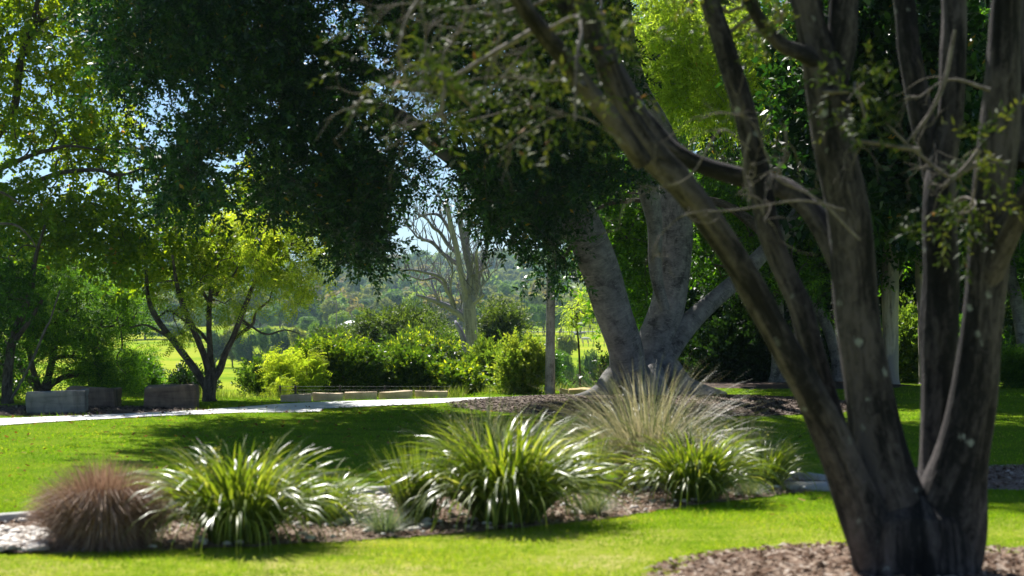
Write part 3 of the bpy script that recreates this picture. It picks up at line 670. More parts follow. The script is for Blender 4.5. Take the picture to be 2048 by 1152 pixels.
limb(root, pl([(1550, 480, 30), (1440, 405, 14), (1330, 400, 10), (1230, 405, 9), (1180, 425, 5)], D + .6), 'limb', M['bark_dark'], lump=.1, seed=48, **S)
# buttress roots: low tapering ridges running out over the mulch
for k, (pts) in enumerate([[(1244, 725, 34, 36.3), (1228, 758, 52, 36.1), (1206, 784, 46, 35.8), (1176, 797, 34, 35.5), (1128, 804, 16, 35.2)],
                           [(1262, 740, 36, 36.0), (1268, 775, 44, 35.7), (1262, 798, 40, 35.3), (1240, 812, 24, 34.9), (1205, 820, 10, 34.6)],
                           [(1310, 740, 40, 36.0), (1308, 775, 56, 35.7), (1318, 802, 44, 35.3), (1335, 818, 26, 34.9), (1360, 828, 10, 34.6)],
                           [(1340, 730, 40, 36.3), (1358, 765, 50, 36.2), (1385, 788, 38, 36.0), (1425, 800, 24, 35.8), (1480, 806, 10, 35.6)],
                           [(1285, 745, 40, 36.0), (1288, 785, 50, 35.6), (1290, 806, 34, 35.2), (1288, 822, 14, 34.8)],
                           [(1345, 760, 50, 36.9), (1400, 785, 36, 37.2), (1450, 792, 16, 37.5)]]):
    limb(root, pl(pts, D), 'root', bf, 14, 6, .08, 50 + k)
F_POLY = [(150, -60), (1262, -60), (1262, 300), (1290, 350), (1250, 400), (1140, 420), (1150, 520), (1110, 556), (1082, 540), (1055, 498), (1030, 478), (1000, 505), (985, 520), (962, 478), (944, 450), (925, 395), (893, 340), (870, 300), (842, 330), (872, 365), (880, 400), (855, 425), (815, 440), (790, 425), (778, 400), (770, 440),
          (792, 485), (850, 505), (838, 520), (790, 518), (768, 530), (742, 555), (700, 545), (668, 520), (640, 480), (600, 455), (560, 440), (520, 455), (440, 480), (340, 450), (280, 380), (285, 300), (250, 240), (190, 170), (170, 60)]
HO = [(322, 210, 24, 55), (478, 335, 44, 48), (470, 440, 26, 20), (800, 470, 18, 60), (900, 470, 30, 110), (690, 45, 46, 20), (770, 150, 34, 30), (828, 215, 36, 44), (862, 320, 26, 40), (650, 395, 0.1, .1)]
rng = np.random.default_rng(51)
_c = region(F_POLY, 30., 35.6, 1250, HO, rng, 31); _k = 1 - .09 * np.clip((700 - (_c[:, 0] / _c[:, 1] * F + 1024)) / 400, 0, 1); _c = (_c - (0, 0, CH)) * _k[:, None] + (0, 0, CH)
cf = np.concatenate([_c,
                     region([(560, -60), (940, -60), (900, 180), (820, 200), (640, 120)], 32, 37, 10, [], rng),
                     region([(600, 330), (760, 330), (780, 400), (760, 480), (800, 500), (735, 550), (700, 540), (650, 490)], 31.5, 34, 90, [(800, 470, 18, 50)], rng, 22),
                     region([(920, 300), (1130, 330), (1120, 480), (1060, 480), (980, 490), (950, 440)], 33, 36, 60, [], rng, 34),
                     region([(1080, 540), (1120, 480), (1140, 500), (1110, 556)], 35, 36.5, 10, [], rng)])
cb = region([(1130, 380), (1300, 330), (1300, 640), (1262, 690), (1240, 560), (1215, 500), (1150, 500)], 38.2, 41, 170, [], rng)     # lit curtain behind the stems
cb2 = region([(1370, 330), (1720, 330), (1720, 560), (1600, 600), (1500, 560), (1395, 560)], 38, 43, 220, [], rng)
cb3 = region([(1300, -60), (1960, -60), (1950, 420), (1580, 420), (1600, -60)], 36, 40, 300, [(1390, 90, 200, 220)], rng)
upf = np.concatenate([ellip((.9, 30.9, 10.2), (8.2, 5.1, 4.0), 1500, rng), ellip((6.8, 33.2, 9.5), (5.0, 5.6, 4.5), 620, rng)])
upf = upf[upf[:, 2] > CH + (YH + 125) / F * upf[:, 1]]
_sx = upf[:, 0] + .319 * upf[:, 2]; _sy = upf[:, 1] - .877 * upf[:, 2]      # crown trimmed so its shadow ends before the planted bed
upf = upf[_sy > np.where(_sx < -.6, 19.0, np.where(_sx < 2.9, 21.0, 16.5)) + .5 * np.sin(_sx * 2.1)]
tg = [twig_tpl(rng, 16, .30, .10, .046, .25, .02) for _ in range(5)]
mb = MB(); branchlets(mb, np.array(LBF), np.concatenate([cf, cb, cb2]), .035, .005, .05, 4, 3.2, rng); part(mb, 'branchlets', M['bark_dark'], root)
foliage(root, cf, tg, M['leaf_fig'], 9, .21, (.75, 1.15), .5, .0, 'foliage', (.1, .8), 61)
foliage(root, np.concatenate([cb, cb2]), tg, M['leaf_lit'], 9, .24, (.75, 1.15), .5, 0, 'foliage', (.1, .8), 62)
tgc = [twig_tpl(rng, 8, .5, .24, .12, .25, .02) for _ in range(3)]
foliage(root, np.concatenate([upf, cb3]), tgc, M['leaf_fig'], 10, .36, (.8, 1.2), .5, 0, 'foliage', (.1, .7), 63)

# ================= small bare-stemmed fork tree left (35 m)
root = thing('forked_tree', (*G(415, 803), 0), 'small dark stemmed tree forking into a wide v left of the low stone row', 'tree')
D = 34.9; LBV = []; bd = M['bark_dark']; S = dict(sides=12, n=6, store=LBV)
limb(root, pl([(419, 808, 36), (418, 795, 28), (420, 770, 27), (423, 750, 24), (424, 735, 16)], D), 'trunk', bd, seed=71, **S)
limb(root, pl([(414, 782, 14), (400, 755, 15), (382, 728, 15), (365, 705, 14), (344, 678, 13), (322, 650, 12), (305, 622, 11), (296, 590, 9), (292, 540, 6)], D, D + .8), 'stem', bd, seed=72, **S)
limb(root, pl([(420, 760, 16), (412, 722, 14), (396, 680, 13), (378, 640, 12), (362, 600, 10), (352, 560, 8), (345, 510, 5)], D, D - .4), 'stem', bd, seed=73, **S)
limb(root, pl([(424, 750, 16), (420, 700, 12), (418, 650, 11), (420, 600, 10), (428, 555, 9), (436, 500, 7), (440, 450, 5)], D, D + .3), 'stem', bd, seed=74, **S)
limb(root, pl([(428, 760, 14), (440, 738, 15), (450, 708, 13), (464, 680, 12), (478, 645, 11), (492, 608, 10), (508, 570, 8), (540, 535, 6), (580, 500, 4)], D, D - .3), 'stem', bd, seed=75, **S)
limb(root, pl([(462, 684, 8), (480, 668, 8), (505, 648, 7), (512, 625, 5), (540, 600, 4)], D, D + .5), 'branch', bd, seed=76, **S)
limb(root, pl([(420, 690, 7), (402, 666, 7), (380, 650, 6), (340, 622, 5), (310, 640, 3)], D, D + .5), 'branch', bd, seed=77, **S)
limb(root, pl([(348, 682, 6), (320, 664, 6), (290, 650, 4), (260, 655, 3)], D + .3, D + 1), 'branch', bd, seed=78, **S)
limb(root, pl([(420, 610, 7), (405, 580, 6), (400, 550, 4)], D, D + .5), 'branch', bd, seed=79, **S)
limb(root, pl([(432, 590, 7), (450, 565, 6), (470, 545, 4), (500, 480, 3)], D, D - .5), 'branch', bd, seed=80, **S)
limb(root, pl([(485, 640, 5), (530, 668, 4), (570, 660, 3), (600, 668, 2)], D, D - .5), 'branch', bd, seed=81, **S)
rng = np.random.default_rng(81)
cv = np.concatenate([region([(480, 440), (610, 420), (655, 470), (668, 530), (620, 570), (585, 640), (535, 600), (520, 560), (500, 500)], 33.6, 36, 74, [], rng),
                     region([(380, 430), (520, 430), (530, 560), (470, 580), (400, 560)], 34, 36.5, 38, [], rng), region([(300, 560), (380, 560), (380, 700), (330, 660), (300, 640)], 34, 36, 14, [], rng),
                     region([(440, 590), (520, 590), (510, 650), (450, 640)], 34, 36, 8, [], rng)])
ts = [spray_tpl(rng, 4, pairs=7, length=.28, L=.075, wd=.026, droop=.4) for _ in range(4)]
mb = MB(); branchlets(mb, np.array(LBV), cv, .016, .004, .06, 4, 2., rng); part(mb, 'branchlets', bd, root)
foliage(root, cv, ts, M['leaf_yel'], 4, .16, (.7, 1.1), .4, .0, 'foliage', (.1, .9), 82)

# ================= big yellow-green tree at the left (trunk outside the frame)
root = thing('maple_like_tree', (-11.2, 38.2, 0), 'broad yellow green tree filling the upper left corner with sunlit leaves', 'tree')
LBL = []; D = 38.; S = dict(sides=12, n=6, store=LBL)
limb(root, [(-11.2, 38.2, -.05, .34), (-11.15, 38.2, .8, .26), (-11.0, 38, 2.2, .22), (-10.6, 37.8, 4, .18), (-10.4, 37.6, 6.5, .12), (-10.2, 37.5, 8.4, .05)], 'trunk', bd, seed=90, **S)
limb(root, pl([(-150, 480, 24), (-60, 360, 22), (0, 262, 18), (28, 215, 17), (42, 120, 14), (62, 60, 11), (80, -20, 9)], D, D - 1), 'limb', bd, seed=91, **S)
limb(root, pl([(-140, 200, 12), (-60, 120, 11), (0, 84, 10), (35, 66, 7), (80, 40, 4)], D, D - 1), 'limb', bd, seed=92, **S)
limb(root, pl([(-100, 420, 16), (-20, 350, 12), (60, 312, 9), (100, 300, 8), (140, 292, 6), (200, 300, 3)], D, D - 2), 'limb', bd, seed=93, **S)
limb(root, pl([(-100, 460, 18), (0, 400, 14), (100, 352, 10), (140, 343, 9), (195, 340, 8), (243, 350, 6), (300, 330, 4)], D, D - 2.5), 'limb', bd, seed=94, **S)
limb(root, pl([(-100, 500, 18), (60, 480, 12), (180, 470, 9), (300, 480, 7), (420, 500, 5), (500, 520, 3)], D, D - 2.5), 'limb', bd, seed=95, **S)
limb(root, pl([(50, 110, 9), (75, 50, 8), (110, 30, 5), (150, 0, 4)], D - .6, D - 1), 'limb', bd, seed=96, **S)
rng = np.random.default_rng(91)
L1 = region([(-60, -60), (190, -60), (200, 120), (250, 210), (285, 330), (230, 380), (120, 330), (60, 300), (-60, 320)], 36.5, 39, 250, [(110, 35, 14, 18), (50, 310, 60, 22)], rng)
L2 = region([(-60, 340), (120, 350), (260, 400), (320, 380), (420, 400), (500, 430), (560, 440), (600, 470), (555, 500), (520, 530), (480, 560), (440, 545), (410, 590), (370, 580), (330, 560), (290, 610), (240, 560), (150, 540), (60, 525), (-60, 500)], 34.8, 37.6, 260, [(210, 325, 50, 18), (80, 270, 60, 20)], rng, 18)
L3 = region([(440, 330), (540, 340), (600, 420), (560, 450), (470, 440)], 36.5, 38, 34, [(478, 335, 36, 36)], rng)
upl = ellip((-10.2, 38.4, 7.6), (3.0, 2.0, 1.6), 26, rng); upl = upl[(upl[:, 2] > CH + (YH + 40) / F * upl[:, 1]) | (upl[:, 0] < -.27 * upl[:, 1])]
tl_ = [twig_tpl(rng, 11, .30, .115, .075, .3, .12) for _ in range(5)]
mb = MB(); branchlets(mb, np.array(LBL), np.concatenate([L1, L2, L3]), .025, .005, .05, 4, 3, rng); part(mb, 'branchlets', bd, root)
foliage(root, np.concatenate([L1, L3]), tl_, M['leaf_left'], 7, .22, (.75, 1.1), .5, -.05, 'foliage', (.25, .95), 92)
foliage(root, L2, tl_, M['leaf_left'], 7, .22, (.75, 1.1), .5, -.05, 'foliage', (0, .75), 93)
foliage(root, upl, tgc, M['leaf_left'], 8, .3, (.8, 1.1), .5, 0, 'foliage', (0, .7), 94)

# ================= feathery tree low at the left
root = thing('feathery_tree', (*P(85, 783, 39)[:2], -.1), 'feathery green tree with low spreading dark boughs behind the stone blocks', 'tree')
D = 39.; LBJ = []; S = dict(sides=10, n=6, store=LBJ)
for k, pts in enumerate([[(86, 792, 26), (88, 778, 20), (98, 750, 16), (108, 700, 13), (112, 650, 11), (125, 600, 8), (150, 540, 5)],
                         [(82, 785, 18), (62, 762, 14), (42, 735, 12), (28, 700, 10), (20, 640, 7), (10, 560, 4)],
                         [(92, 782, 16), (104, 768, 13), (135, 752, 11), (185, 750, 9), (235, 754, 6), (280, 760, 3)],
                         [(80, 782, 15), (66, 740, 12), (58, 690, 11), (64, 640, 9), (60, 570, 5)],
                         [(104, 720, 8), (130, 712, 8), (165, 718, 6), (190, 735, 4), (230, 740, 3)], [(112, 660, 8), (150, 640, 6), (190, 655, 4), (240, 650, 3)],
                         [(112, 640, 8), (160, 600, 6), (220, 590, 5), (290, 600, 3)]]):
    limb(root, pl(pts, D, D + (-1) ** k * .7), 'stem' if k < 4 else 'branch', bd, seed=100 + k, **S)
rng = np.random.default_rng(101)
cj = np.concatenate([region([(-40, 500), (100, 490), (220, 540), (285, 580), (280, 630), (255, 655), (190, 680), (160, 700), (60, 690), (-40, 680)], 37.8, 41, 300, [], rng),
                     region([(180, 690), (230, 700), (270, 730), (285, 755), (265, 785), (220, 780), (190, 760)], 38, 40, 46, [], rng), region([(130, 720), (200, 720), (220, 770), (120, 770)], 39, 40.5, 22, [], rng), region([(0, 690), (90, 700), (70, 770), (-20, 770)], 39.5, 41, 25, [], rng)])
mb = MB(); branchlets(mb, np.array(LBJ), cj, .02, .004, .06, 4, 2.5, rng); part(mb, 'branchlets', bd, root)
foliage(root, cj, ts, M['leaf_feather'], 4, .2, (.8, 1.2), .4, 0, 'foliage', (.05, .9), 102)

root = thing('dark_leaning_tree', (*P(18, 812, 34)[:2], 0), 'dark stemmed tree leaning at the far left edge behind the grey block', 'tree')
D = 34; LBD = []; S = dict(sides=12, n=6, store=LBD)
limb(root, pl([(16, 815, 30), (14, 780, 22), (18, 720, 19), (28, 670, 17), (46, 625, 15), (62, 580, 13), (70, 520, 9), (90, 450, 5)], D, D + .6), 'trunk', bd, seed=110, **S)
limb(root, pl([(24, 690, 12), (60, 640, 9), (84, 600, 7), (70, 700, 3)][:3], D, D + .3), 'branch', bd, seed=111, **S)
limb(root, pl([(22, 800, 5), (60, 730, 5), (90, 660, 5), (100, 640, 4), (120, 580, 3)], D - .2, D), 'branch', M['twig'], seed=112, **S)
limb(root, pl([(-20, 380, 4), (10, 388, 5), (42, 410, 4)], D - .5, D), 'branch', M['twig'], seed=113, **S)
limb(root, pl([(-20, 448, 5), (30, 450, 5), (60, 475, 4), (75, 500, 3)], D - .5, D), 'branch', M['twig'], seed=114, **S)
cdl = np.concatenate([region([(-60, 520), (30, 500), (45, 600), (10, 700), (-60, 740)], 33, 35.5, 60, [], rng), region([(-60, 700), (10, 700), (30, 790), (-60, 800)], 34.5, 36, 22, [], rng)])
mb = MB(); branchlets(mb, np.array(LBD), cdl, .015, .004, .05, 4, 2.5, rng); part(mb, 'branchlets', bd, root)
foliage(root, cdl, tg, M['leaf_lit'], 7, .2, (.7, 1.0), .4, 0, 'foliage', (0, .5), 112)

# ================= dead tree (70 m)
D = 70.; g0 = float(gz(-1.2, D))
root = thing('dead_tree', (*P(952, 760, D)[:2], g0), 'tall bare dead grey tree standing before the distant hills', 'tree')
kz = (CH - g0) * F / D + YH
S = dict(sides=14, n=6); LBX = []; S['store'] = LBX; bx = M['bark_dead']
limb(root, pl([(956, kz + 5, 40), (953, 830, 28), (950, 735, 22), (945, 690, 23), (940, 640, 26), (938, 612, 26), (938, 590, 18)], D), 'trunk', bx, seed=120, **S)
DT = [[(936, 625, 14), (928, 574, 14), (920, 538, 12), (913, 496, 11), (902, 452, 11), (896, 415, 7), (888, 385, 4)],
      [(932, 600, 9), (940, 556, 10), (930, 505, 10), (924, 470, 9), (920, 444, 9), (921, 410, 6), (926, 380, 4)],
      [(941, 610, 12), (947, 565, 12), (938, 522, 10), (934, 486, 9), (938, 455, 11), (943, 432, 9), (950, 420, 4)],
      [(941, 630, 12), (951, 585, 13), (958, 550, 11), (967, 522, 12), (974, 495, 7), (985, 470, 3)],
      [(952, 560, 8), (954, 535, 7), (952, 510, 6), (958, 490, 3)],
      [(936, 648, 10), (918, 628, 13), (897, 614, 12), (880, 606, 10), (858, 598, 8), (832, 590, 4)],
      [(934, 705, 12), (925, 672, 11), (914, 650, 9), (911, 642, 4)],
      [(912, 624, 9), (905, 600, 8), (893, 580, 8), (888, 562, 7), (876, 552, 7), (850, 545, 6), (825, 540, 5), (800, 540, 4), (776, 534, 2)],
      [(888, 570, 5), (870, 556, 5), (845, 560, 4), (815, 552, 3), (806, 562, 2)],
      [(918, 530, 9), (900, 518, 9), (885, 506, 8), (870, 490, 7), (858, 482, 7), (842, 480, 5)],
      [(862, 484, 6), (845, 478, 5), (834, 474, 4), (824, 462, 3), (812, 450, 2), (798, 444, 1.5)],
      [(912, 505, 8), (895, 488, 8), (880, 465, 7), (866, 455, 6), (855, 440, 4), (838, 428, 3)],
      [(905, 470, 7), (893, 450, 7), (880, 432, 6), (865, 428, 5), (845, 432, 3), (830, 440, 2)],
      [(898, 430, 5), (885, 405, 4), (875, 390, 2)], [(942, 610, 7), (962, 595, 6), (968, 588, 5)],
      [(922, 600, 5), (935, 560, 5), (955, 545, 4), (975, 535, 3), (985, 530, 2)], [(956, 580, 4), (975, 560, 3), (985, 545, 2), (994, 540, 1.5)],
      [(880, 606, 5), (866, 575, 5), (860, 550, 3)], [(905, 618, 6), (900, 585, 5), (905, 540, 3), (900, 500, 1.5)], [(926, 440, 5), (918, 420, 4), (910, 405, 2)]]
for k, pts in enumerate(DT):
    limb(root, pl(pts, D, D + ((k * 37) % 7 - 3) * .25), 'branch', bx, seed=121 + k, **S)
rng = np.random.default_rng(131); mb = MB(); LX = np.array(LBX)
for k in range(360):
    p0 = LX[rng.integers(30, len(LX))]; 
    if p0[2] < CH - .2: continue
    L_ = rng.uniform(.3, 1.3); d = np.array([rng.normal(-.1, .35), rng.normal(0, .35), 1.]); p1 = p0 + d * L_ * .5; p2 = p1 + (d + rng.normal(0, .3, 3)) * L_ * .5
    tube(mb, [(*p0, .018), (*p1, .013), (*p2, .006)], 4, 3, seed=k, cap=False, wob=.02)
part(mb, 'twigs', bx, root)

# ================= timber pole
D = 38.0
root = thing('timber_pole', (*P(1100, 789, D)[:2], 0), 'straight weathered timber pole standing between the dead tree and the fig', 'pole')
mb = MB(); tube(mb, pl([(1100, 791, 21.5), (1100, 760, 20.5), (1101, 640, 18), (1102, 520, 17), (1103, 330, 15.5)], D), 20, 10, .012, seed=140); part(mb, 'shaft', M['bark_pole'], root, True)

# ------------------------------------------------------------------ shrubs beyond the wall
rng = np.random.default_rng(141)
tsh = [twig_tpl(rng, 13, .26, .075, .04, .1, -.05) for _ in range(4)]
def shrub(name, px, D, wpx, ytop, ybase, mat, label, n_, per=7, tp=tsh, scale=(.8, 1.2), seed=1, tint=(0, .9), lean=0, group=None, stems=6, cat='shrub', spread=.14, top=.8, bark=None, shell=.5, x_lobes=5):
    rng = np.random.default_rng(seed); x = (px - 1024) / F * D; z0 = float(gz(x, D)); zt = CH - (ytop - YH) / F * D; w_ = wpx / F * D / 2
    zb = CH - (ybase - YH) / F * D
    root = thing(name, (x, D, z0), label, cat, group)
    c = []
    for k in range(x_lobes):
        a = rng.uniform(0, 6.28); cz = zb + (zt - zb) * rng.uniform(.35, .84); r = (zt - zb) * rng.uniform(.15, .27)
        rx = w_ * rng.uniform(.28, .45); c.append(ellip((x + lean * (cz - zb) + (w_ - rx) * math.cos(a), D + w_ * .5 * math.sin(a), cz), (rx, rx, r), n_ // (x_lobes + 2), rng, shell))
    c.append(ellip((x, D, zb + (zt - zb) * .5), (w_ * .8, w_ * .7, (zt - zb) * .46), 2 * n_ // (x_lobes + 2), rng, shell))
    c = np.concatenate(c); c = c[c[:, 2] > z0 + .05]
    mb = MB(); pts = []
    for k in range(stems):
        a = rng.uniform(0, 6.28); e = np.array([x + w_ * .5 * math.cos(a), D + w_ * .4 * math.sin(a), zb + (zt - zb) * rng.uniform(.55, .85)])
        q = [(x + .05 * math.cos(a), D + .05 * math.sin(a), z0 - .05, .03 + w_ * .015), (*((np.array([x, D, z0]) * .5 + e * .5) + rng.normal(0, .06, 3)), .02 + w_ * .01), (*e, .008)]
        tube(mb, q, 6, 5, .05, seed=k); pts.extend([u[:3] for u in catmull(q, 4)])
    branchlets(mb, np.array(pts), c, .012, .004, .04, 4, 2.5, rng); part(mb, 'stems', bark or bd, root)
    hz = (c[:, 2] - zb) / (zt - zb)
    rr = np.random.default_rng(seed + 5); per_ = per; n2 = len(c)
    ct = np.clip(rr.uniform(tint[0], tint[1], n2) * .75 + np.clip(hz - .45, 0, 1) * top, 0, 1)  # tint gets paler with height: sunlit tops put into the leaf colour
    off = rr.normal(0, 1, (n2, per_, 3)) * spread; pos = (c[:, None] + off).reshape(-1, 3)
    d = (c - np.array([x, D, zb + (zt - zb) * .3])); d /= np.linalg.norm(d, axis=1)[:, None] + 1e-6
    dirs = np.repeat(d, per_, 0) + rr.normal(0, .5, (n2 * per_, 3)) + (0, 0, .35)
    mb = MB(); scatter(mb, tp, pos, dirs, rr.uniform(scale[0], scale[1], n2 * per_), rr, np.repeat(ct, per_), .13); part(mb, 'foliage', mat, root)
    return root
shrub('feathery_shrub', 590, 39.0, 108, 712, 800, M['leaf_yel'], 'bright yellow green feathery shrub behind the left end of the buff stone row', 90, 3, ts, (.8, 1.1), 1, (.1, .8), cat='shrub', stems=5, bark=bd, spread=.12)
shrub('leafy_shrub', 532, 39.4, 56, 742, 800, M['leaf_shrub'], 'small dark green shrub just left of the yellow feathery shrub', 60, 7, seed=2, tint=(0, .5), top=.2)
shrub('leafy_shrub', 680, 40.0, 138, 694, 800, M['leaf_shrub'], 'large round shrub with lime tips behind the middle of the buff stone row', 330, 8, seed=3, tint=(0, .75), top=.9)
shrub('leafy_shrub', 748, 40.4, 54, 758, 800, M['leaf_shrub'], 'light green shrub filling the gap between two larger dark shrubs', 70, 6, seed=4, tint=(0, .6), top=.3)
shrub('leafy_shrub', 812, 40.6, 105, 722, 800, M['leaf_shrub'], 'dark shiny shrub with pale pink tips right of the large lime tipped shrub', 230, 8, seed=5, tint=(0, .6), top=.55)
shrub('leafy_shrub', 870, 40.8, 62, 758, 800, M['leaf_shrub'], 'pale green shrub spilling over the right end of the buff stone row', 80, 6, seed=6, tint=(0, .5), top=.25)
shrub('leafy_shrub', 925, 40.3, 88, 756, 800, M['leaf_shrub'], 'low broad leaved shrub in front of the dead tree trunk', 110, 7, seed=7, tint=(.3, .9), top=.3, tp=tl_, scale=(.6, .9))
shrub('leafy_shrub', 985, 41.3, 84, 716, 800, M['leaf_shrub2'], 'pale tipped bushy shrub between the dead tree and the lime shrub', 190, 7, seed=8, tint=(0, .5), top=.45)
shrub('leafy_shrub', 1037, 38.4, 66, 704, 800, M['leaf_shrub2'], 'bright lime upright shrub just left of the timber pole', 200, 8, seed=9, tint=(.35, .95), top=.5, x_lobes=6)
shrub('low_shrub', 378, 44, 60, 756, 790, M['leaf_shade'], 'low dark shrub behind the trunk of the forked tree', 60, 7, seed=10, top=.6)
shrub('low_shrub', 262, 40.5, 70, 752, 800, M['leaf_lit'], 'low green shrub between the brown sandstone blocks', 90, 7, seed=11, top=.3)
shrub('feathery_shrub', 262, 41.5, 64, 725, 775, M['leaf_feather'], 'light green feathery shrub behind the lone brown block', 90, 4, ts, (.9, 1.2), 12, (.4, 1), cat='shrub')
shrub('feathery_shrub', 555, 38.0, 34, 772, 800, M['leaf_yel'], 'tiny lime feathery seedling at the left end of the buff stone row', 14, 3, ts, (.5, .8), 13, (.2, .8), stems=3)
shrub('feathery_shrub', 2040, 41, 70, 700, 765, M['leaf_feather'], 'small feathery sapling with bright green fronds at the right edge', 60, 4, ts, (.9, 1.2), 14, (.5, 1), cat='shrub')

# ------------------------------------------------------------------ background trees on the right
def bgtree(name, px, D, label, trunk, blobs, mat, seed, tp, per=8, bark=None, scale=(.8, 1.2), spread=.26, tint=(.05, .8), cat='tree', group=None, limbs=(), boff=0.):
    """trunk: list of (px,py,w). blobs: (px,py,rx,ry,depth,n)"""
    rng = np.random.default_rng(seed); x = (px - 1024) / F * D; z0 = float(gz(x, D)); root = thing(name, (x, D, z0), label, cat, group); st = []
    t0 = trunk[0]; yb = (CH - z0) * F / D + YH
    limb(root, pl([(t0[0], yb + 3, t0[2] * 1.5)] + [(t0[0], yb - 10, t0[2] * 1.08)] + list(trunk[1:] if t0[1] > yb - 12 else trunk), D), 'trunk', bark or bd, 16, 7, .06, seed, store=st)
    for k, l in enumerate(limbs): limb(root, pl(l, D), 'limb', bark or bd, 8, 6, .07, seed + k + 1, store=st)
    c = []
    for bx_, by_, rx, ry, dp, n_ in blobs:
        c.append(ellip(P(bx_, by_, D + boff), (rx / F * D, dp, ry / F * D), n_, rng, .6))
    c = np.concatenate(c); c = c[c[:, 2] > gz(c[:, 0], c[:, 1]) + .1]
    mb = MB(); branchlets(mb, np.array(st), c, .04, .006, .05, 4, 3.5, rng); part(mb, 'branchlets', bark or bd, root)
    foliage(root, c, tp, mat, per, spread, scale, .5, 0, 'foliage', tint, seed + 3); return root
rng = np.random.default_rng(201)
teu = [twig_tpl(rng, 12, .36, .15, .03, .9, .45, .6) for _ in range(4)]
tbig = [twig_tpl(rng, 12, .36, .13, .065, .25, .02) for _ in range(4)]
bgtree('small_fig_tree', 1560, 42.4, 'smaller grey fig with a flared base behind the leaning foreground stem', [(1556, 775, 34), (1557, 740, 30), (1556, 690, 27), (1556, 640, 25), (1554, 560, 25), (1560, 480, 22), (1570, 380, 18), (1580, 250, 12)],
       [(1560, 440, 150, 80, 2.5, 130), (1650, 300, 130, 90, 2.5, 110), (1480, 540, 60, 60, 1.5, 40), (1650, 520, 90, 60, 2, 60)], M['leaf_shade'], 210, tbig, bark=M['bark_fig'], per=9, spread=.3)
bgtree('leaning_tree', 1676, 43.5, 'slim curved trunk leaning left behind the foreground stems', [(1676, 775, 22), (1672, 720, 22), (1660, 670, 22), (1640, 625, 21), (1618, 585, 18), (1602, 540, 15), (1590, 470, 10)],
       [(1620, 480, 120, 70, 2, 90), (1700, 400, 120, 90, 2, 90)], M['leaf_shade'], 220, tbig, bark=M['bark_fig'], per=8)
e = bgtree('pale_gum_tree', 1782, 42.6, 'tall gum with a smooth cream trunk seen between the dark foreground stems', [(1781, 772, 34), (1781, 700, 32), (1780, 620, 33), (1780, 560, 36), (1782, 480, 30), (1780, 380, 24), (1740, 240, 18), (1680, 100, 12)],
       [(1420, 100, 125, 120, 1.6, 130), (1325, 70, 66, 130, 1.3, 90), (1450, 200, 90, 60, 1.4, 70), (1320, 180, 48, 50, 1.0, 30), (1560, 150, 80, 120, 1.6, 60), (1720, 90, 150, 110, 2, 90), (1640, -160, 160, 80, 1.5, 40)], M['leaf_euc'], 230, teu, bark=M['bark_euc'], per=8, spread=.2, tint=(.1, .9), boff=-1.6,
       limbs=[[(1760, 300, 14), (1640, 230, 12), (1540, 160, 10), (1440, 110, 7), (1360, 80, 4)], [(1772, 660, 6), (1776, 620, 6), (1780, 580, 6), (1786, 540, 5)], [(1780, 600, 5), (1790, 570, 5), (1806, 540, 4)], [(1770, 330, 12), (1800, 200, 10), (1830, 120, 8), (1860, 40, 6)], [(1540, 160, 8), (1480, 210, 6), (1440, 230, 4)]])
bgtree('pale_gum_tree', 1850, 43.2, 'second pale trunk with rusty peeling bark mostly hidden by a dark stem', [(1850, 772, 24), (1848, 700, 22), (1846, 620, 22), (1840, 560, 20), (1842, 480, 18), (1850, 350, 14)],
       [(1850, 300, 110, 120, 2, 110), (1830, 460, 70, 70, 1.5, 60)], M['leaf_lit'], 240, tbig, bark=M['bark_euc'], per=7)
bgtree('shade_tree', 2046, 41.5, 'thick grey brown trunk bending up the right edge of the lawn', [(2046, 788, 30), (2050, 720, 28), (2042, 650, 28), (2030, 590, 26), (2020, 540, 24), (2030, 440, 20), (2050, 340, 16)],
       [(2020, 400, 140, 130, 2.5, 150), (1960, 250, 150, 120, 2.5, 120), (2100, 560, 60, 60, 2, 30)], M['leaf_lit'], 250, tbig, bark=M['bark_fig'], per=8, tint=(0, .6))
# dense wall of trees closing the right side
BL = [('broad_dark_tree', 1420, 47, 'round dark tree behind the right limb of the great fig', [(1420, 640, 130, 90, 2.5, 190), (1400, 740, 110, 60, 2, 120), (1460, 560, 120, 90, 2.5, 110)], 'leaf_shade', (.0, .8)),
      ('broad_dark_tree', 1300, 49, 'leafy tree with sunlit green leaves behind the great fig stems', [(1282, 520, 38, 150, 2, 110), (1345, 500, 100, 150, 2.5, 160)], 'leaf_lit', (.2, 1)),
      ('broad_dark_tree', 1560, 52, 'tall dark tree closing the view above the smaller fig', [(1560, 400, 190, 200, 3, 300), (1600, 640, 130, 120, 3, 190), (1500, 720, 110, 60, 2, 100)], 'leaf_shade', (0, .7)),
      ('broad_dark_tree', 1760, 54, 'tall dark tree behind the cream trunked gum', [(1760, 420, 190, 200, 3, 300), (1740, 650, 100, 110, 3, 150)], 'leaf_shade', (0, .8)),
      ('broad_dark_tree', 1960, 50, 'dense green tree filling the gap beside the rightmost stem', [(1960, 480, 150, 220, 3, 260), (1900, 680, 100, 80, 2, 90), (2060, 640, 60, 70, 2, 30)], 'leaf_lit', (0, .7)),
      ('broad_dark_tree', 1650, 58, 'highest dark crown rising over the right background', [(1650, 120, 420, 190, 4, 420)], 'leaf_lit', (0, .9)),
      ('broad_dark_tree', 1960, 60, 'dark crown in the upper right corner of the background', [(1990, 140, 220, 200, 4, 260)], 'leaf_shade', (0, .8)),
      ('broad_dark_tree', 1290, 62, 'green crown rising behind the forks of the great fig', [(1230, 200, 220, 170, 4, 260)], 'leaf_lit', (0, .6))]
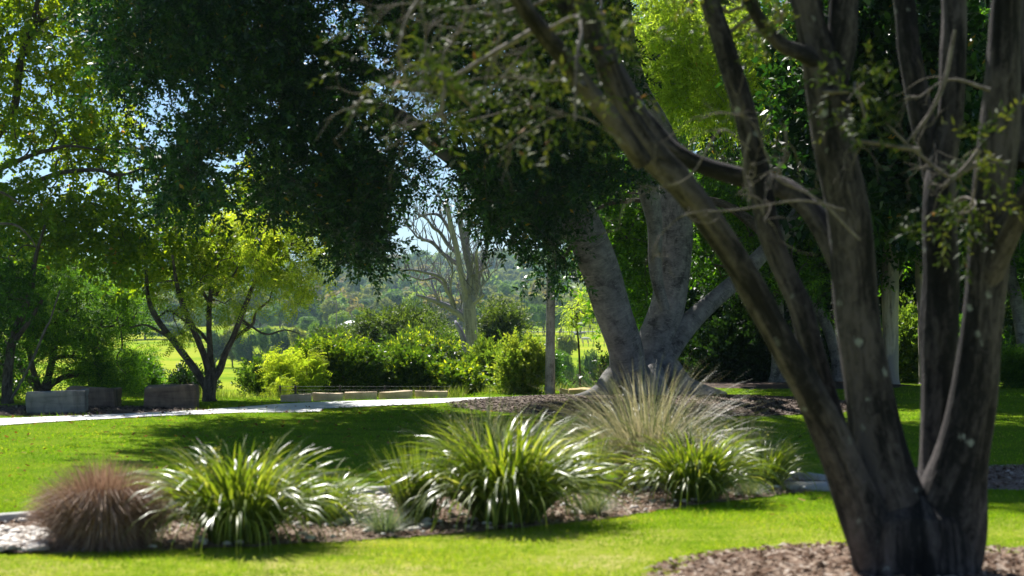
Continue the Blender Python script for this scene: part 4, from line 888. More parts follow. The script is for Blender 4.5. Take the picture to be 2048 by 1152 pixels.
for k, (nm, px, D, lb, bl, mt, tn) in enumerate(BL):
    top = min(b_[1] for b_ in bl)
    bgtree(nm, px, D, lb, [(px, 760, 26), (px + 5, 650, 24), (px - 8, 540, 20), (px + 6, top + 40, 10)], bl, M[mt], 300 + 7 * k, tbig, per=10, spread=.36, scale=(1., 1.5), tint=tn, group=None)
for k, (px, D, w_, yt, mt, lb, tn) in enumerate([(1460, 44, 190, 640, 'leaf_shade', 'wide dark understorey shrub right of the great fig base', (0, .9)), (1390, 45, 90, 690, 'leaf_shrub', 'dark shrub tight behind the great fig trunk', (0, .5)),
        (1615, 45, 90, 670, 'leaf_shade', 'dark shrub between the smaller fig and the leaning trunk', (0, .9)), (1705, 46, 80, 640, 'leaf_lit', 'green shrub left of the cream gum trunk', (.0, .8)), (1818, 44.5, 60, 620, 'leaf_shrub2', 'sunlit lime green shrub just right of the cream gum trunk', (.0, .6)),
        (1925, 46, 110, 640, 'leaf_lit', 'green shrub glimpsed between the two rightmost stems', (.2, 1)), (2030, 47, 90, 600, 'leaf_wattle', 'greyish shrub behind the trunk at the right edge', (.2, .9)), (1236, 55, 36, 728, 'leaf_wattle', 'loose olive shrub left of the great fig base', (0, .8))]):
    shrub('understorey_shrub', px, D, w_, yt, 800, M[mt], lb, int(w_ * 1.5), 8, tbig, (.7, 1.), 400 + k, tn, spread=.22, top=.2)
bgtree('sparse_sapling', 1150, 52, 'thin sapling with yellow and red leaves right of the timber pole', [(1160, 790, 5), (1158, 700, 4), (1152, 640, 3)], [(1150, 630, 22, 24, .5, 16), (1190, 610, 30, 40, .8, 26), (1165, 600, 18, 26, .5, 10)], M['leaf_euc'], 260, teu, per=3, spread=.12, scale=(.7, .9), tint=(.3, 1), cat='sapling')

# ------------------------------------------------------------------ mid-distance and far trees
def crown_mesh(name, seed, mat, lobes=9, nq=2200, q=.06, flat=.8, trunk=True, kind='round'):
    """unit tree: 1 wide, 1 high; lobed shell of small leaf masses round a dark core"""
    rng = np.random.default_rng(seed); mb = MB(); C = []
    for k in range(lobes):
        a = rng.uniform(0, 6.28); 
        if kind == 'tall': h = rng.uniform(.25, .9); r = .22 * (1.15 - h * .7); rad = rng.uniform(0, .16)
        elif kind == 'umbrella': h = rng.uniform(.5, .82); r = rng.uniform(.13, .2); rad = rng.uniform(.05, .34)
        else: h = rng.uniform(.22, .78); r = rng.uniform(.17, .25); rad = rng.uniform(.0, .29) * (1.2 - abs(h - .45))
        C.append((rad * math.cos(a), rad * math.sin(a), h, r))
    for (cx, cy_, ch, r) in C:
        n_ = nq // lobes; v = rng.normal(0, 1, (n_, 3)); v /= np.linalg.norm(v, axis=1)[:, None]
        rr = r * (1 + .18 * np.sin(v[:, 0] * 7 + cx * 40) * np.sin(v[:, 2] * 6 + ch * 30) + rng.normal(0, .07, n_)) * np.where(rng.random(n_) < .3, .75, 1)
        p = np.array([cx, cy_, ch]) + v * rr[:, None] * (1, 1, flat)
        m = np.ones(n_, bool)
        for (ox, oy, oh, orr) in C:
            if (ox, oy, oh) != (cx, cy_, ch): m &= (((p - (ox, oy, oh)) / (1, 1, flat)) ** 2).sum(1) > (orr * .8) ** 2
        p = p[m]; v = v[m]; n_ = len(p)
        if not n_: continue
        nn = v + rng.normal(0, .55, (n_, 3)); t = np.cross(nn, rng.normal(0, 1, (n_, 3))); t /= np.linalg.norm(t, axis=1)[:, None]
        b2 = np.cross(nn, t); b2 /= np.linalg.norm(b2, axis=1)[:, None]; s = q * rng.uniform(.5, 1.2, n_)[:, None]
        V = np.stack([p + t * s * .6, p + b2 * s * .35 + v * s * .2, p - t * s * .6, p - b2 * s * .35], 1)
        tt = np.clip(.45 + .2 * rng.normal() + rng.normal(0, .16, n_), 0, 1)
        mb.add(V.reshape(-1, 3), np.arange(n_ * 4).reshape(-1, 4), None, np.repeat(tt, 4))
        # solid core, tinted dark for the shade inside the crown
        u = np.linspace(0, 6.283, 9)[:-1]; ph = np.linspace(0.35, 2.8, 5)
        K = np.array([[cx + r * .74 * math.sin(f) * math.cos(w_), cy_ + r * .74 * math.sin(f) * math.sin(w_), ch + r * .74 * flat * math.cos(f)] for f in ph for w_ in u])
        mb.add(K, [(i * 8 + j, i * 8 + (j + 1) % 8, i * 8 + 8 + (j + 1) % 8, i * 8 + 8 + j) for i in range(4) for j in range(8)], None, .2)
    return mb, C
def unit(name, seed, mat, **k):
    mb, C = crown_mesh(name, seed, mat, **k); me = mb.mesh(name, mat)
    tb = MB(); rng = np.random.default_rng(seed + 1)
    tube(tb, [(0, 0, -.03, .03), (.005, 0, .25, .022), (0, .01, .6, .012)], 7, 4, .05, seed=seed)
    for cx, cy_, ch, r in C[:6]: tube(tb, [(0, 0, max(.1, ch - .3), .014), (cx * .6, cy_ * .6, ch - .1, .009), (cx, cy_, ch, .004)], 5, 3, seed=seed)
    return me, tb.mesh(name + '_trunk', bd)
UN = {}
for k, (nm, kw) in enumerate({'round': dict(lobes=11), 'wide': dict(lobes=14, flat=.6), 'tall': dict(lobes=12, kind='tall'), 'umb': dict(lobes=13, kind='umbrella', flat=.6)}.items()):
    for mi in range(5): UN[(nm, mi)] = unit('crown', 500 + k * 9 + mi, FT[mi], nq=3400, q=.05, **kw)
def ftree(px, D, ytop, wpx, shape, mi, label, name='distant_tree', cat='tree', group=None, seed=0):
    x = (px - 1024) / F * D; g = float(gz(x, D)); h = max(CH - (ytop - YH) / F * D - g, 1.); wd = wpx / F * D
    root = thing(name, (x, D, g), label, cat, group); cm, tm = UN[(shape, mi)]
    for nm, me in (('crown', cm), ('trunk', tm)):
        o = link(nm, me, root); o.scale = (wd * 1.15, wd * 1.15, h * 1.04); o.rotation_euler = (0, 0, (px * 1.7 + D) % 6.28)
# group at the middle: wattles (75-100 m) with finer leaves
def midtree(px, D, ytop, wpx, mat, label, seed, n_=420, name='wattle_tree', flat=.55, lobes=12, tint=(0, .9), q=.4):
    rng = np.random.default_rng(seed); x = (px - 1024) / F * D; g = float(gz(x, D)); zt = CH - (ytop - YH) / F * D; w_ = wpx / F * D / 2; h = zt - g
    root = thing(name, (x, D, g), label, 'tree'); st = []; c = []
    for k in range(lobes):
        a = k * 2.4 + rng.uniform(-.3, .3); r = w_ * rng.uniform(.24, .38); rad = (w_ - r) * math.sqrt(rng.uniform(.05, 1)); cz = g + h * (rng.uniform(.66, .9) - .22 * (rad / w_) ** 2) - (h * .12 if k % 3 == 2 else 0)
        e = np.array([x + rad * math.cos(a), D + rad * .8 * math.sin(a), cz]); c.append(ellip(e, (r, r, min(r * flat, zt - cz + .1)), n_ // lobes, rng, .35))
        q_ = [(x, D, g - .1, .16), (*(np.array([x, D, g + h * .3]) + (e - (x, D, cz)) * .25), .12), (*(e * .6 + np.array([x, D, g + h * .45]) * .4), .06), (*e, .02)]
        mb = MB(); tube(mb, q_, 8, 5, .06, seed=k); part(mb, 'limb', bd, root, True); st += [u[:3] for u in catmull(q_, 5)]
    c = np.concatenate(c); mb = MB(); branchlets(mb, np.array(st), c, .04, .01, .05, 4, 4, rng); part(mb, 'branchlets', bd, root)
    foliage(root, c, tw_, mat, 9, .3, (.8, 1.3), .5, .25, 'foliage', tint, seed)
rng = np.random.default_rng(601)
tw_ = [twig_tpl(rng, 16, .5, .17, .05, .3, .05) for _ in range(5)]
mt = [(690, 88, 645, 120, 'leaf_wattle', 'soft olive tree low at the left of the middle clump', .55), (800, 80, 588, 200, 'leaf_wattle', 'spreading olive green wattle left of the dead tree', .55),
      (740, 84, 614, 130, 'leaf_wattle', 'lower left wattle crown of the middle clump', .6), (885, 76, 596, 170, 'leaf_wattle', 'wattle with dark open limbs just left of the dead trunk', .6),
      (978, 82, 592, 126, 'leaf_wattle', 'dark green wattle directly behind the dead trunk', .6), (850, 72, 668, 200, 'leaf_shrub', 'dark low tree under the wattle limbs', .6),
      (968, 73, 670, 100, 'leaf_shrub', 'dark low tree at the foot of the dead tree', .7), (1062, 92, 664, 74, 'leaf_lit', 'rounded bright green tree between the dead tree and the pole', .8)]
for k, (px, D, yt, w_, m_, lb, fl) in enumerate(mt): midtree(px, D, yt, w_, M[m_], lb, 610 + k * 3, 520 + int(w_ * 2.4), flat=fl, name='wattle_tree' if 'wattle' in m_ else 'bushy_tree')

FARL = [ # px, D, ytop, width, shape, colour, label
 (1185, 165, 678, 46, 'round', 2, 'dark upright bush in the paddock just left of the fig trunk', 'paddock_bush'),
 (1160, 150, 722, 42, 'round', 1, 'small round green bush alone on the near paddock', 'paddock_bush'),
 (1204, 145, 730, 36, 'round', 3, 'small lime bush touching the fig trunk edge on the paddock', 'paddock_bush'),
 (1128, 175, 690, 60, 'wide', 1, 'green bush beside the timber pole at the paddock edge', 'paddock_bush'),
 (1165, 190, 702, 60, 'wide', 3, 'low pale bush right of the pole', 'paddock_bush'),
 (1080, 180, 706, 60, 'wide', 1, 'green bush left of the pole behind the rounded tree', 'paddock_bush'),
 (1135, 270, 664, 52, 'umb', 0, 'loose olive tree right of the pole in the far paddock', 'paddock_tree'),
 (1045, 230, 655, 70, 'round', 1, 'green tree left of the pole above the rounded tree', 'paddock_tree'),
 (1085, 260, 668, 50, 'wide', 3, 'pale green tree close to the left side of the pole', 'paddock_tree'),
 (1004, 430, 582, 100, 'round', 0, 'large dark rounded fig shaped tree right of the dead tree', 'distant_tree'),
 (960, 440, 600, 46, 'round', 2, 'dark tree tucked behind the dead trunk', 'distant_tree'),
 (1062, 470, 606, 38, 'round', 1, 'first of three green park trees left of the pole', 'park_tree'),
 (1088, 474, 604, 40, 'wide', 1, 'second of three green park trees left of the pole', 'park_tree'),
 (1120, 478, 612, 34, 'round', 1, 'third green park tree showing right of the pole', 'park_tree'),
 (1035, 500, 588, 50, 'wide', 2, 'dark tree rising behind the green park trees', 'distant_tree'),
 (1078, 610, 582, 34, 'tall', 0, 'slender olive gum near the cream farmhouse', 'distant_tree'),
 (1050, 620, 578, 34, 'tall', 0, 'olive gum left of the cream farmhouse', 'distant_tree'),
 (1079, 700, 560, 34, 'round', 4, 'brownish gum standing over the cream farmhouse', 'distant_tree'),
 (1010, 700, 560, 40, 'wide', 1, 'green tree with flat top uphill of the dark fig shaped tree', 'distant_tree'),
 (1026, 720, 575, 28, 'round', 3, 'small bright green tree on the lower hillside', 'distant_tree'),
 (1121, 640, 598, 18, 'tall', 2, 'dark pointed conifer right of the pole', 'conifer'),
 (1142, 600, 594, 36, 'round', 1, 'green tree right of the dark conifer', 'distant_tree'),
 (1150, 800, 578, 22, 'round', 4, 'small brownish tree on the slope right of the pole', 'distant_tree'),
 (1180, 560, 590, 50, 'round', 1, 'green tree beside the hanging fig leaves at right', 'distant_tree'),
 (1210, 520, 610, 60, 'wide', 0, 'olive tree hidden partly by the fig trunk', 'distant_tree'),
 (668, 560, 592, 50, 'round', 0, 'olive round tree with a flat dome left of the wattle clump', 'distant_tree'),
 (644, 600, 590, 18, 'tall', 2, 'narrow dark cypress left of the olive round tree', 'conifer'),
 (697, 600, 596, 14, 'tall', 2, 'narrow dark cypress right of the olive round tree', 'conifer'),
 (740, 620, 588, 60, 'round', 2, 'dark domed tree above the wattle clump', 'distant_tree'),
 (762, 610, 589, 52, 'round', 0, 'golden olive domed tree above the wattle clump', 'distant_tree'),
 (712, 560, 606, 48, 'round', 4, 'reddish brown domed tree above the white shed roof', 'distant_tree'),
 (716, 540, 617, 34, 'round', 1, 'small green tree in front of the reddish domed tree', 'distant_tree'),
 (676, 500, 618, 44, 'round', 3, 'bright green tree just left of the white shed', 'distant_tree'),
 (640, 500, 624, 24, 'tall', 2, 'bluish small tree left of the bright green tree', 'distant_tree'),
 (600, 520, 608, 60, 'wide', 2, 'wide dark tree on the lower slope at left', 'distant_tree'),
 (615, 470, 630, 56, 'wide', 1, 'pale green low crown left of the white shed', 'distant_tree'),
 (560, 540, 600, 50, 'round', 1, 'mid green tree under the yellow feathery branches', 'distant_tree'),
 (715, 800, 548, 30, 'tall', 2, 'tall dark pine standing above the hillside crowns', 'pine_tree'),
 (520, 520, 612, 60, 'wide', 1, 'green crown between the stems of the forked tree', 'distant_tree'),
 (380, 440, 622, 50, 'tall', 0, 'slim gum seen left of the forked tree on the paddock', 'distant_tree'),
 (400, 436, 660, 40, 'round', 1, 'green bush at the far paddock edge left of the forked tree', 'distant_tree'),
 (345, 450, 640, 60, 'round', 2, 'dark tree at the far paddock edge near the feathery tree', 'distant_tree'),
 (290, 450, 636, 70, 'wide', 1, 'green tree mass behind the feathery tree', 'distant_tree')]
for px, D, yt, w_, sh, mi, lb, nm in FARL: ftree(px, D, yt, w_, sh, mi, lb, nm)
rng = np.random.default_rng(701)
row = [('dark', 'under the forked tree'), ('olive', ''), ('dark', ''), ('green', ''), ('dark', ''), ('olive', ''), ('green', ''), ('dark', ''), ('green', ''), ('dark', '')]
ROWL = ['first dark tree of the row along the far paddock edge counted from the left', 'second tree of the dark paddock row, olive green', 'third tree of the dark paddock row, deep green', 'fourth tree of the paddock row, lighter green crown',
        'fifth tree of the dark paddock row behind the yellow feathery shrub', 'sixth tree of the paddock row, olive crown over the feathery shrub', 'seventh tree of the paddock row, green crown over the large shrub', 'eighth tree of the dark paddock row',
        'ninth tree of the paddock row beside the soft olive tree', 'tenth and rightmost tree of the dark paddock row']
for k in range(10):
    px = 425 + k * 34 + rng.uniform(-6, 6); ftree(px, 322 + rng.uniform(-4, 10), 646 + rng.uniform(-6, 6), 50, ['round', 'wide'][k % 2], [2, 0, 2, 1, 2, 0, 1, 2, 1, 2][k], ROWL[k], 'paddock_row_tree', group='dark trees in a row along the far paddock edge')

# woodland mass on the hills
W = MB(); Wm = []
rng = np.random.default_rng(711)
protos = []
for k in range(8):
    pm, _ = crown_mesh('w', 800 + k, None, lobes=8, nq=980, q=.085, kind=['round', 'round', 'tall', 'round', 'umbrella', 'round', 'round', 'round'][k]); protos.append((np.concatenate(pm.v), np.concatenate(pm.q), np.concatenate(pm.tint)))
mats = [MB() for _ in range(5)]
n_ = 0
clear = [(1022, 556, 26, 6), (1150, 585, 26, 20), (1190, 600, 30, 26), (690, 560, 1, 1)]
for t in range(1150):
    D = 560 + 1650 * rng.uniform(0, 1) ** 1.05; px = rng.uniform(210, 1290); x = (px - 1024) / F * D; g = float(gz(x, D))
    py = YH + (CH - g) * F / D
    if any(abs(px - a_) < ra and abs(py - b_) < rb for a_, b_, ra, rb in clear): continue
    if D < 720 and 1000 < px < 1400 and rng.random() < .6: continue
    pv, pq, pt_ = protos[rng.integers(8)]; s = rng.uniform(9, 15) * (1 + (D - 600) / 4500); hh = s * rng.uniform(.7, 1.0)
    a_ = rng.uniform(0, 6.28); ca, sa = math.cos(a_), math.sin(a_)
    v = np.c_[(pv[:, 0] * ca - pv[:, 1] * sa) * s + x, (pv[:, 0] * sa + pv[:, 1] * ca) * s + D, pv[:, 2] * hh + g - .12 * hh]
    mats[rng.choice(5, p=[.36, .22, .24, .08, .10])].add(v, pq, None, np.clip(pt_ + rng.normal(0, .12), 0, 1))
for k, mbx in enumerate(mats):
    tag(link('woodland', mbx.mesh('woodland', FT[k])), ['olive gum woodland', 'green woodland', 'dark woodland', 'scattered lime crowns', 'scattered brownish crowns'][k] + ' covering the distant hillside', kind='stuff')

# ------------------------------------------------------------------ far houses, poles, fence, road, cattle
M['wall_far'] = simple('cream_house_wall', [(.3, (.55, .50, .42)), (.7, (.68, .64, .56))], 2, .8, .01)
M['roof_white'] = simple('pale_metal_roof', [(.3, (.68, .68, .68)), (.7, (.82, .82, .82))], 2, .4, .01)
M['roof_grey'] = simple('grey_tiled_roof', [(.3, (.28, .27, .27)), (.7, (.42, .40, .39))], 2, .7, .01)
M['glass_far'] = simple('dark_window_glass', [(.3, (.02, .025, .03)), (.7, (.04, .05, .06))], 2, .1, .0)
def hit(px, py, D0=335):
    for D in np.arange(D0, 2300, 2.):
        if (YH + (CH - float(gz((px - 1024) / F * D, D))) * F / D) < py: return D
    return D
def house(px, D, ybase, wpx, hw, hr, roofm, label, name='farmhouse', yaw=.1):
    D = hit(px, ybase + 4); wd = max(wpx / F * D, 7); x = (px - 1024) / F * D; g = float(gz(x, D)); z = g + .3
    dp = wd * .55; root = thing(name, (x, D, g), label, 'house')
    a = MB(); box(a, -wd / 2, wd / 2, -dp / 2, dp / 2, g - z - 1, hw); r = MB(); e = .6
    v = [(-wd / 2 - e, -dp / 2 - e, hw + .02), (wd / 2 + e, -dp / 2 - e, hw + .02), (wd / 2 + e, dp / 2 + e, hw + .02), (-wd / 2 - e, dp / 2 + e, hw + .02), (-wd / 2 + dp / 2, 0, hw + hr), (wd / 2 - dp / 2, 0, hw + hr)]
    v += [(p[0], p[1], p[2] - .22) for p in v[:4]]
    r.add(v, [(0, 1, 5, 4), (2, 3, 4, 5), (0, 6, 7, 1), (1, 7, 8, 2), (2, 8, 9, 3), (3, 9, 6, 0), (6, 9, 8, 7)], [(1, 2, 5), (3, 0, 4)])
    for nm, mb_, mm in (('wall', a, M['wall_far']), ('roof', r, roofm)):
        me = mb_.mesh(nm, mm); o = link(nm, me, root, (0, 0, z - g)); o.rotation_euler = (0, 0, yaw)
    for k in range(4):
        q = MB(); cx = -wd / 2 + wd * (k + .5) / 4; box(q, cx - wd * .06, cx + wd * .06, -dp / 2 - .06, -dp / 2 + .02, hw * .35, hw * .8)
        o = link('window', q.mesh('window', M['glass_far']), root, (0, 0, z - g)); o.rotation_euler = (0, 0, yaw)
house(1066, 600, 612, 36, 3.0, 1.6, M['roof_white'], 'low cream farmhouse with a white roof beside the park trees')
house(712, 420, 666, 40, 1.9, 1.1, M['roof_white'], 'white roofed shed above the wattle clump', 'shed')
house(612, 760, 575, 30, 3.4, 2.4, M['roof_white'], 'house with pale roof showing right of the yellow feathery leaves')
house(786, 1250, 541, 26, 4, 2.5, M['roof_white'], 'small pale roofed house high on the hill left of the dead tree')
house(768, 470, 636, 16, 2.6, 1.6, M['roof_white'], 'tiny pale roof poking out between wattle crowns')
house(508, 420, 652, 40, 2.8, 1.6, M['roof_grey'], 'grey roofed house glimpsed right of the forked tree stems')
house(700, 1150, 548, 34, 4, 2.6, M['roof_grey'], 'hillside house with a grey roof under the hanging fig leaves', yaw=-.2)
house(525, 900, 565, 30, 3.6, 2.4, M['roof_grey'], 'hillside house with grey roof behind the forked tree top', yaw=.3)

def upole(px, D, ytop, label):
    x = (px - 1024) / F * D; g = float(gz(x, D)); zt = CH - (ytop - YH) / F * D; root = thing('power_pole', (x, D, g), label, 'pole')
    a = MB(); tube(a, [(x, D, g - .2, .2), (x, D, zt, .13)], 8, 3); part(a, 'shaft', M['wood_far'], root); b_ = MB(); box(b_, x - 1.1, x + 1.1, D - .12, D - .01 - .0, zt - .9, zt - .7); ca_ = part(b_, 'crossarm', M['wood_far'], root)
    for s_ in (-.95, 0.35, .95):
        c_ = MB(); tube(c_, [(x + s_, D - .07, zt - .7, .06), (x + s_, D - .07, zt - .45, .04)], 6, 2); oi = link('insulator', c_.mesh('insulator', M['roof_white'], root.location), ca_)
upole(673, 470, 600, 'distant pale power pole in front of the olive round tree')
upole(1122.5, 500, 618, 'distant power pole just right of the timber pole')
upole(1161, 455, 637, 'shorter distant pole in the paddock left of the fig trunk')
upole(704, 480, 626, 'distant thin pole above the white shed roof')
rd = [(80 * 0 + (px - 1024) / F * (505 + (px - 1100) * .02)) for px in range(980, 1400, 20)]
A_ = [(x, 503) for x in rd]; B_ = [(x, 511) for x in rd]
strip('country_road', A_, B_, .12, M['road'], 40, label='thin grey country road crossing the far paddock')
root = thing('paddock_fence', P(1120, 660, 478), 'long timber paddock fence in front of the distant road', 'fence')
fp = [(px, 482 + (px - 1040) * .03) for px in np.linspace(1018, 1260, 30)]
pr = None
for k, (px, D) in enumerate(fp):
    x = (px - 1024) / F * D; g = float(gz(x, D)); a = MB(); box(a, x - .09, x + .09, D - .09, D + .09, g - .1, g + 1.3)
    me = a.mesh('post', M['wood_far'], root.location); link('post', me, root)
for h_ in (.5, 1.05):
    a = MB(); V = [((px - 1024) / F * D, D - .13, float(gz((px - 1024) / F * D, D)) + h_, .045) for px, D in fp]; tube(a, V, 4, 1, cap=False); part(a, 'rail', M['wood_far'], root)
root = thing('paddock_fence', P(1120, 680, 420), 'second sparse post fence nearer than the cattle on the paddock', 'fence')
for px in np.linspace(1040, 1240, 20):
    D = 405 + (px - 1040) * .04; x = (px - 1024) / F * D; g = float(gz(x, D)); a = MB(); box(a, x - .07, x + .07, D - .07, D + .07, g - .1, g + 1.25); part(a, 'post', M['wood_far'], root)

def animal(px, D, col, label, seed, head_dir=-1, graze=True, patches=None, s=1.):
    m, n, b = newmat('cattle_hide'); v = N(n, 'ShaderNodeTexCoord').outputs['Object']; f = noise(n, v, 1.3, 2)
    c = mixc(n, rng_(n, f, .49, .51), col, patches or col); n.links.new(c, b.inputs['Base Color']); b.inputs['Roughness'].default_value = .8
    x = (px - 1024) / F * D; g = float(gz(x, D)); h = head_dir
    vs = [(0, 0, 1.0, .34), (.5, 0, 1.02, .33), (-.5, 0, 1.02, .33), (-.82, 0, 1.08, .2), (.85, 0, 1.1, .22)]
    hz = .35 if graze else 1.35
    vs += [(1.15, 0, .85 if graze else 1.28, .15), (1.38, 0, hz + .12, .13), (1.55, 0, hz - .08, .08), (-.95, 0, .95, .04), (-1.0, 0, .5, .03)]
    E = [(0, 1), (0, 2), (2, 3), (1, 4), (4, 5), (5, 6), (6, 7), (3, 8), (8, 9)]
    for lx, ly, pa in ((.58, .17, 1), (.58, -.17, 1), (-.62, .18, 2), (-.62, -.18, 2)):
        i0 = len(vs); kn = .06 if pa == 1 else -.05
        vs += [(lx, ly, .72, .15), (lx + kn, ly, .42, .075), (lx + (0 if pa == 1 else .03), ly, .08, .055), (lx + .03, ly, .0, .06)]; E += [(pa, i0), (i0, i0 + 1), (i0 + 1, i0 + 2), (i0 + 2, i0 + 3)]
    i0 = len(vs); vs += [(1.3, .16, hz + .22, .03), (1.3, -.16, hz + .22, .03)]; E += [(6, i0), (6, i0 + 1)]
    me = bpy.data.meshes.new('cow'); me.from_pydata([(p[0] * h * s, p[1] * s, p[2] * s) for p in vs], E, []); me.update()
    import bmesh; bm = bmesh.new(); bm.from_mesh(me); bm.verts.layers.skin.verify(); bm.to_mesh(me); bm.free()
    o = link('cow', me, None, (x, D, g + .03)); md = o.modifiers.new('skin', 'SKIN')
    for k, p in enumerate(vs): me.skin_vertices[0].data[k].radius = (p[3] * s, p[3] * s)
    me.skin_vertices[0].data[0].use_root = True; ss = o.modifiers.new('sub', 'SUBSURF'); ss.levels = ss.render_levels = 1
    me.materials.append(m); o.rotation_euler = (0, 0, .25 * seed)
    return tag(o, label, 'cow')
animal(1154, 452, (.05, .05, .055), 'dark cow with a pale back grazing in the distant paddock', 1, -1, True, (.5, .5, .5), 1.1)
animal(1170, 428, (.66, .62, .56), 'pale cow grazing nearer on the distant paddock', -1, 1, True, (.6, .5, .42), .95)
animal(1166, 470, (.3, .27, .25), 'small brown calf behind the dark cow in the distant paddock', 2, 1, True, None, .7)

# ------------------------------------------------------------------ planted bed : strappy clumps
def gm(name, stops, tr, ro, sp_=.5, tb=(1.5, 1.5, .5)): return leafmat(name, stops, tr, ro, tb, sp_)
M['strap'] = gm('glossy_strap_leaf', [(0, (.045, .085, .014)), (.4, (.135, .20, .02)), (.8, (.32, .37, .05)), (1, (.50, .50, .20))], .42, .36, .6)
M['seedhead'] = gm('yellow_flower_spike', [(0, (.22, .24, .06)), (1, (.45, .42, .16))], .35, .6)
M['fountain'] = gm('green_tan_fountain_grass', [(0, (.10, .14, .05)), (.3, (.20, .22, .09)), (.6, (.38, .33, .21)), (1, (.56, .49, .37))], .35, .45, .5, (1.15, 1.15, .85))
M['dead_grass'] = gm('dry_brown_grass', [(0, (.17, .10, .06)), (.5, (.34, .215, .15)), (1, (.56, .41, .30))], .3, .7, .2, (1, .93, .88))
M['bluegrass'] = gm('blue_grey_grass', [(0, (.09, .14, .10)), (.6, (.19, .25, .19)), (1, (.36, .36, .26))], .3, .6, .3)
def ribbon(mb, base, az, th0, bend, L, wd, nseg, rng, tint, twist=0.):
    """arching blades; arrays over blades"""
    n_ = len(az); th = th0.copy(); p = base.copy(); side = np.c_[-np.sin(az), np.cos(az), np.zeros(n_)]
    rows = []; st = L / nseg
    for k in range(nseg + 1):
        t = k / nseg; w_ = wd * (1 - t ** 2.2) * (.55 + .45 * min(1, t * 4)) + .0004
        tw = twist * t; sd_ = side * np.cos(tw)[:, None] + np.c_[np.zeros(n_), np.zeros(n_), np.ones(n_)] * np.sin(tw)[:, None]
        rows.append(np.stack([p - sd_ * (w_ / 2)[:, None], p + sd_ * (w_ / 2)[:, None]], 1))
        d = np.c_[np.cos(az) * np.sin(th), np.sin(az) * np.sin(th), np.cos(th)]; p = p + d * st[:, None]; th = th + bend * (.4 + 1.4 * t) / nseg
        p[:, 2] = np.maximum(p[:, 2], .012)
    V = np.stack(rows, 1).reshape(n_, -1, 3); m = (nseg + 1) * 2
    q = np.array([[2 * k, 2 * k + 1, 2 * k + 3, 2 * k + 2] for k in range(nseg)])
    Q = (np.arange(n_)[:, None, None] * m + q[None]).reshape(-1, 4)
    mb.add(V.reshape(-1, 3), Q, None, np.repeat(tint, m))
    return p
def clump(name, px, ybase, wpx, hpx, n_, wd, mat, label, seed, base_r=.14, th=(.04, .84), bend=(1.7, 3.6), tint=(.1, .75), nseg=7, twist=.6, heads=0, cat='grass clump', headmat=None, L=(.7, 1.1), aspect=None):
    rng = np.random.default_rng(seed); x, D = G(px, ybase); h = hpx / F * D; w_ = wpx / F * D / 2; D += w_ * .35
    root = thing(name, (x, D, .008), label, cat)
    a = rng.uniform(0, 6.283, n_); r = base_r * np.sqrt(rng.uniform(0, 1, n_)); az = a + rng.normal(0, .5, n_)
    base = np.c_[x + r * np.cos(a), D + r * np.sin(a), np.full(n_, .005)]
    u = rng.uniform(0, 1, n_); th0 = th[0] + (th[1] - th[0]) * u; bd_ = rng.uniform(bend[0], bend[1], n_) * (.5 + .5 * u)
    ln = h * 1.18 * rng.uniform(L[0], L[1], n_) * (1 + .25 * u * min(1.5, w_ / h))
    mb = MB(); ribbon(mb, base, az, th0, bd_, ln, wd * rng.uniform(.7, 1.3, n_), nseg, rng, np.clip(rng.uniform(tint[0], tint[1], n_) + (rng.random(n_) < .06) * .4, 0, 1), rng.normal(0, twist, n_))
    part(mb, 'leaves', mat, root)
    if heads:
        az = rng.uniform(0, 6.283, heads); u = rng.uniform(0, 1, heads); b_ = np.c_[x + .06 * np.cos(az), D + .06 * np.sin(az), np.full(heads, .02)]
        mb = MB(); hl = h * rng.uniform(.5, .85, heads)
        tip = ribbon(mb, b_, az, .1 + .6 * u, .5 + .5 * u, hl, np.full(heads, .004), 5, rng, np.full(heads, .5), np.zeros(heads))
        k = 26; pos = np.repeat(tip, k, 0) + rng.normal(0, 1, (heads * k, 3)) * (.022, .022, .05); pos[:, 2] = np.maximum(pos[:, 2], .03)
        scatter(mb, [np.array([leafq(np.zeros(3), np.array([1., 0, 0]), .026, .009, np.array([0, 0, 1.]))])], pos, rng.normal(0, 1, pos.shape), rng.uniform(.6, 1.2, len(pos)), rng, rng.uniform(0, 1, len(pos)))
        part(mb, 'flower_spikes', headmat or M['seedhead'], root)
    return root
clump('strappy_grass', 470, 1092, 310, 205, 760, .022, M['strap'], 'big glossy green strappy clump just right of the dead brown tussock', 1, .2, heads=24)
clump('strappy_grass', 642, 1045, 170, 112, 300, .019, M['strap'], 'smaller strappy clump leaning right behind the big left clump', 2, .13, th=(.1, .9), heads=10)
clump('strappy_grass', 835, 1048, 150, 135, 280, .019, M['strap'], 'upright green strappy clump left of the largest middle clump', 3, .13, th=(0, .5), bend=(.2, 1.1), heads=6)
clump('strappy_grass', 1015, 1052, 315, 215, 900, .023, M['strap'], 'largest glossy strappy clump in the middle of the bed', 4, .24, heads=34)
clump('strappy_grass', 1182, 985, 90, 95, 160, .019, M['strap'], 'small upright clump between the middle clump and the tall tan grass', 5, .1, th=(0, .5), bend=(.2, 1.2), heads=3)
clump('strappy_grass', 1395, 1008, 260, 150, 580, .021, M['strap'], 'glossy strappy clump in front of the tall tan fountain grass', 6, .18, heads=26)
clump('strappy_grass', 1535, 980, 160, 112, 260, .019, M['strap'], 'rightmost strappy clump beside the kerb end', 7, .12, th=(.1, .8), heads=9)
clump('fountain_grass', 1300, 978, 330, 205, 2300, .006, M['fountain'], 'tall tan and green fountain grass arching over the bed', 8, .2, th=(0, .95), bend=(.7, 2.4), tint=(.0, .95), nseg=10, L=(.35, 1.2), heads=30, headmat=M['fountain'])
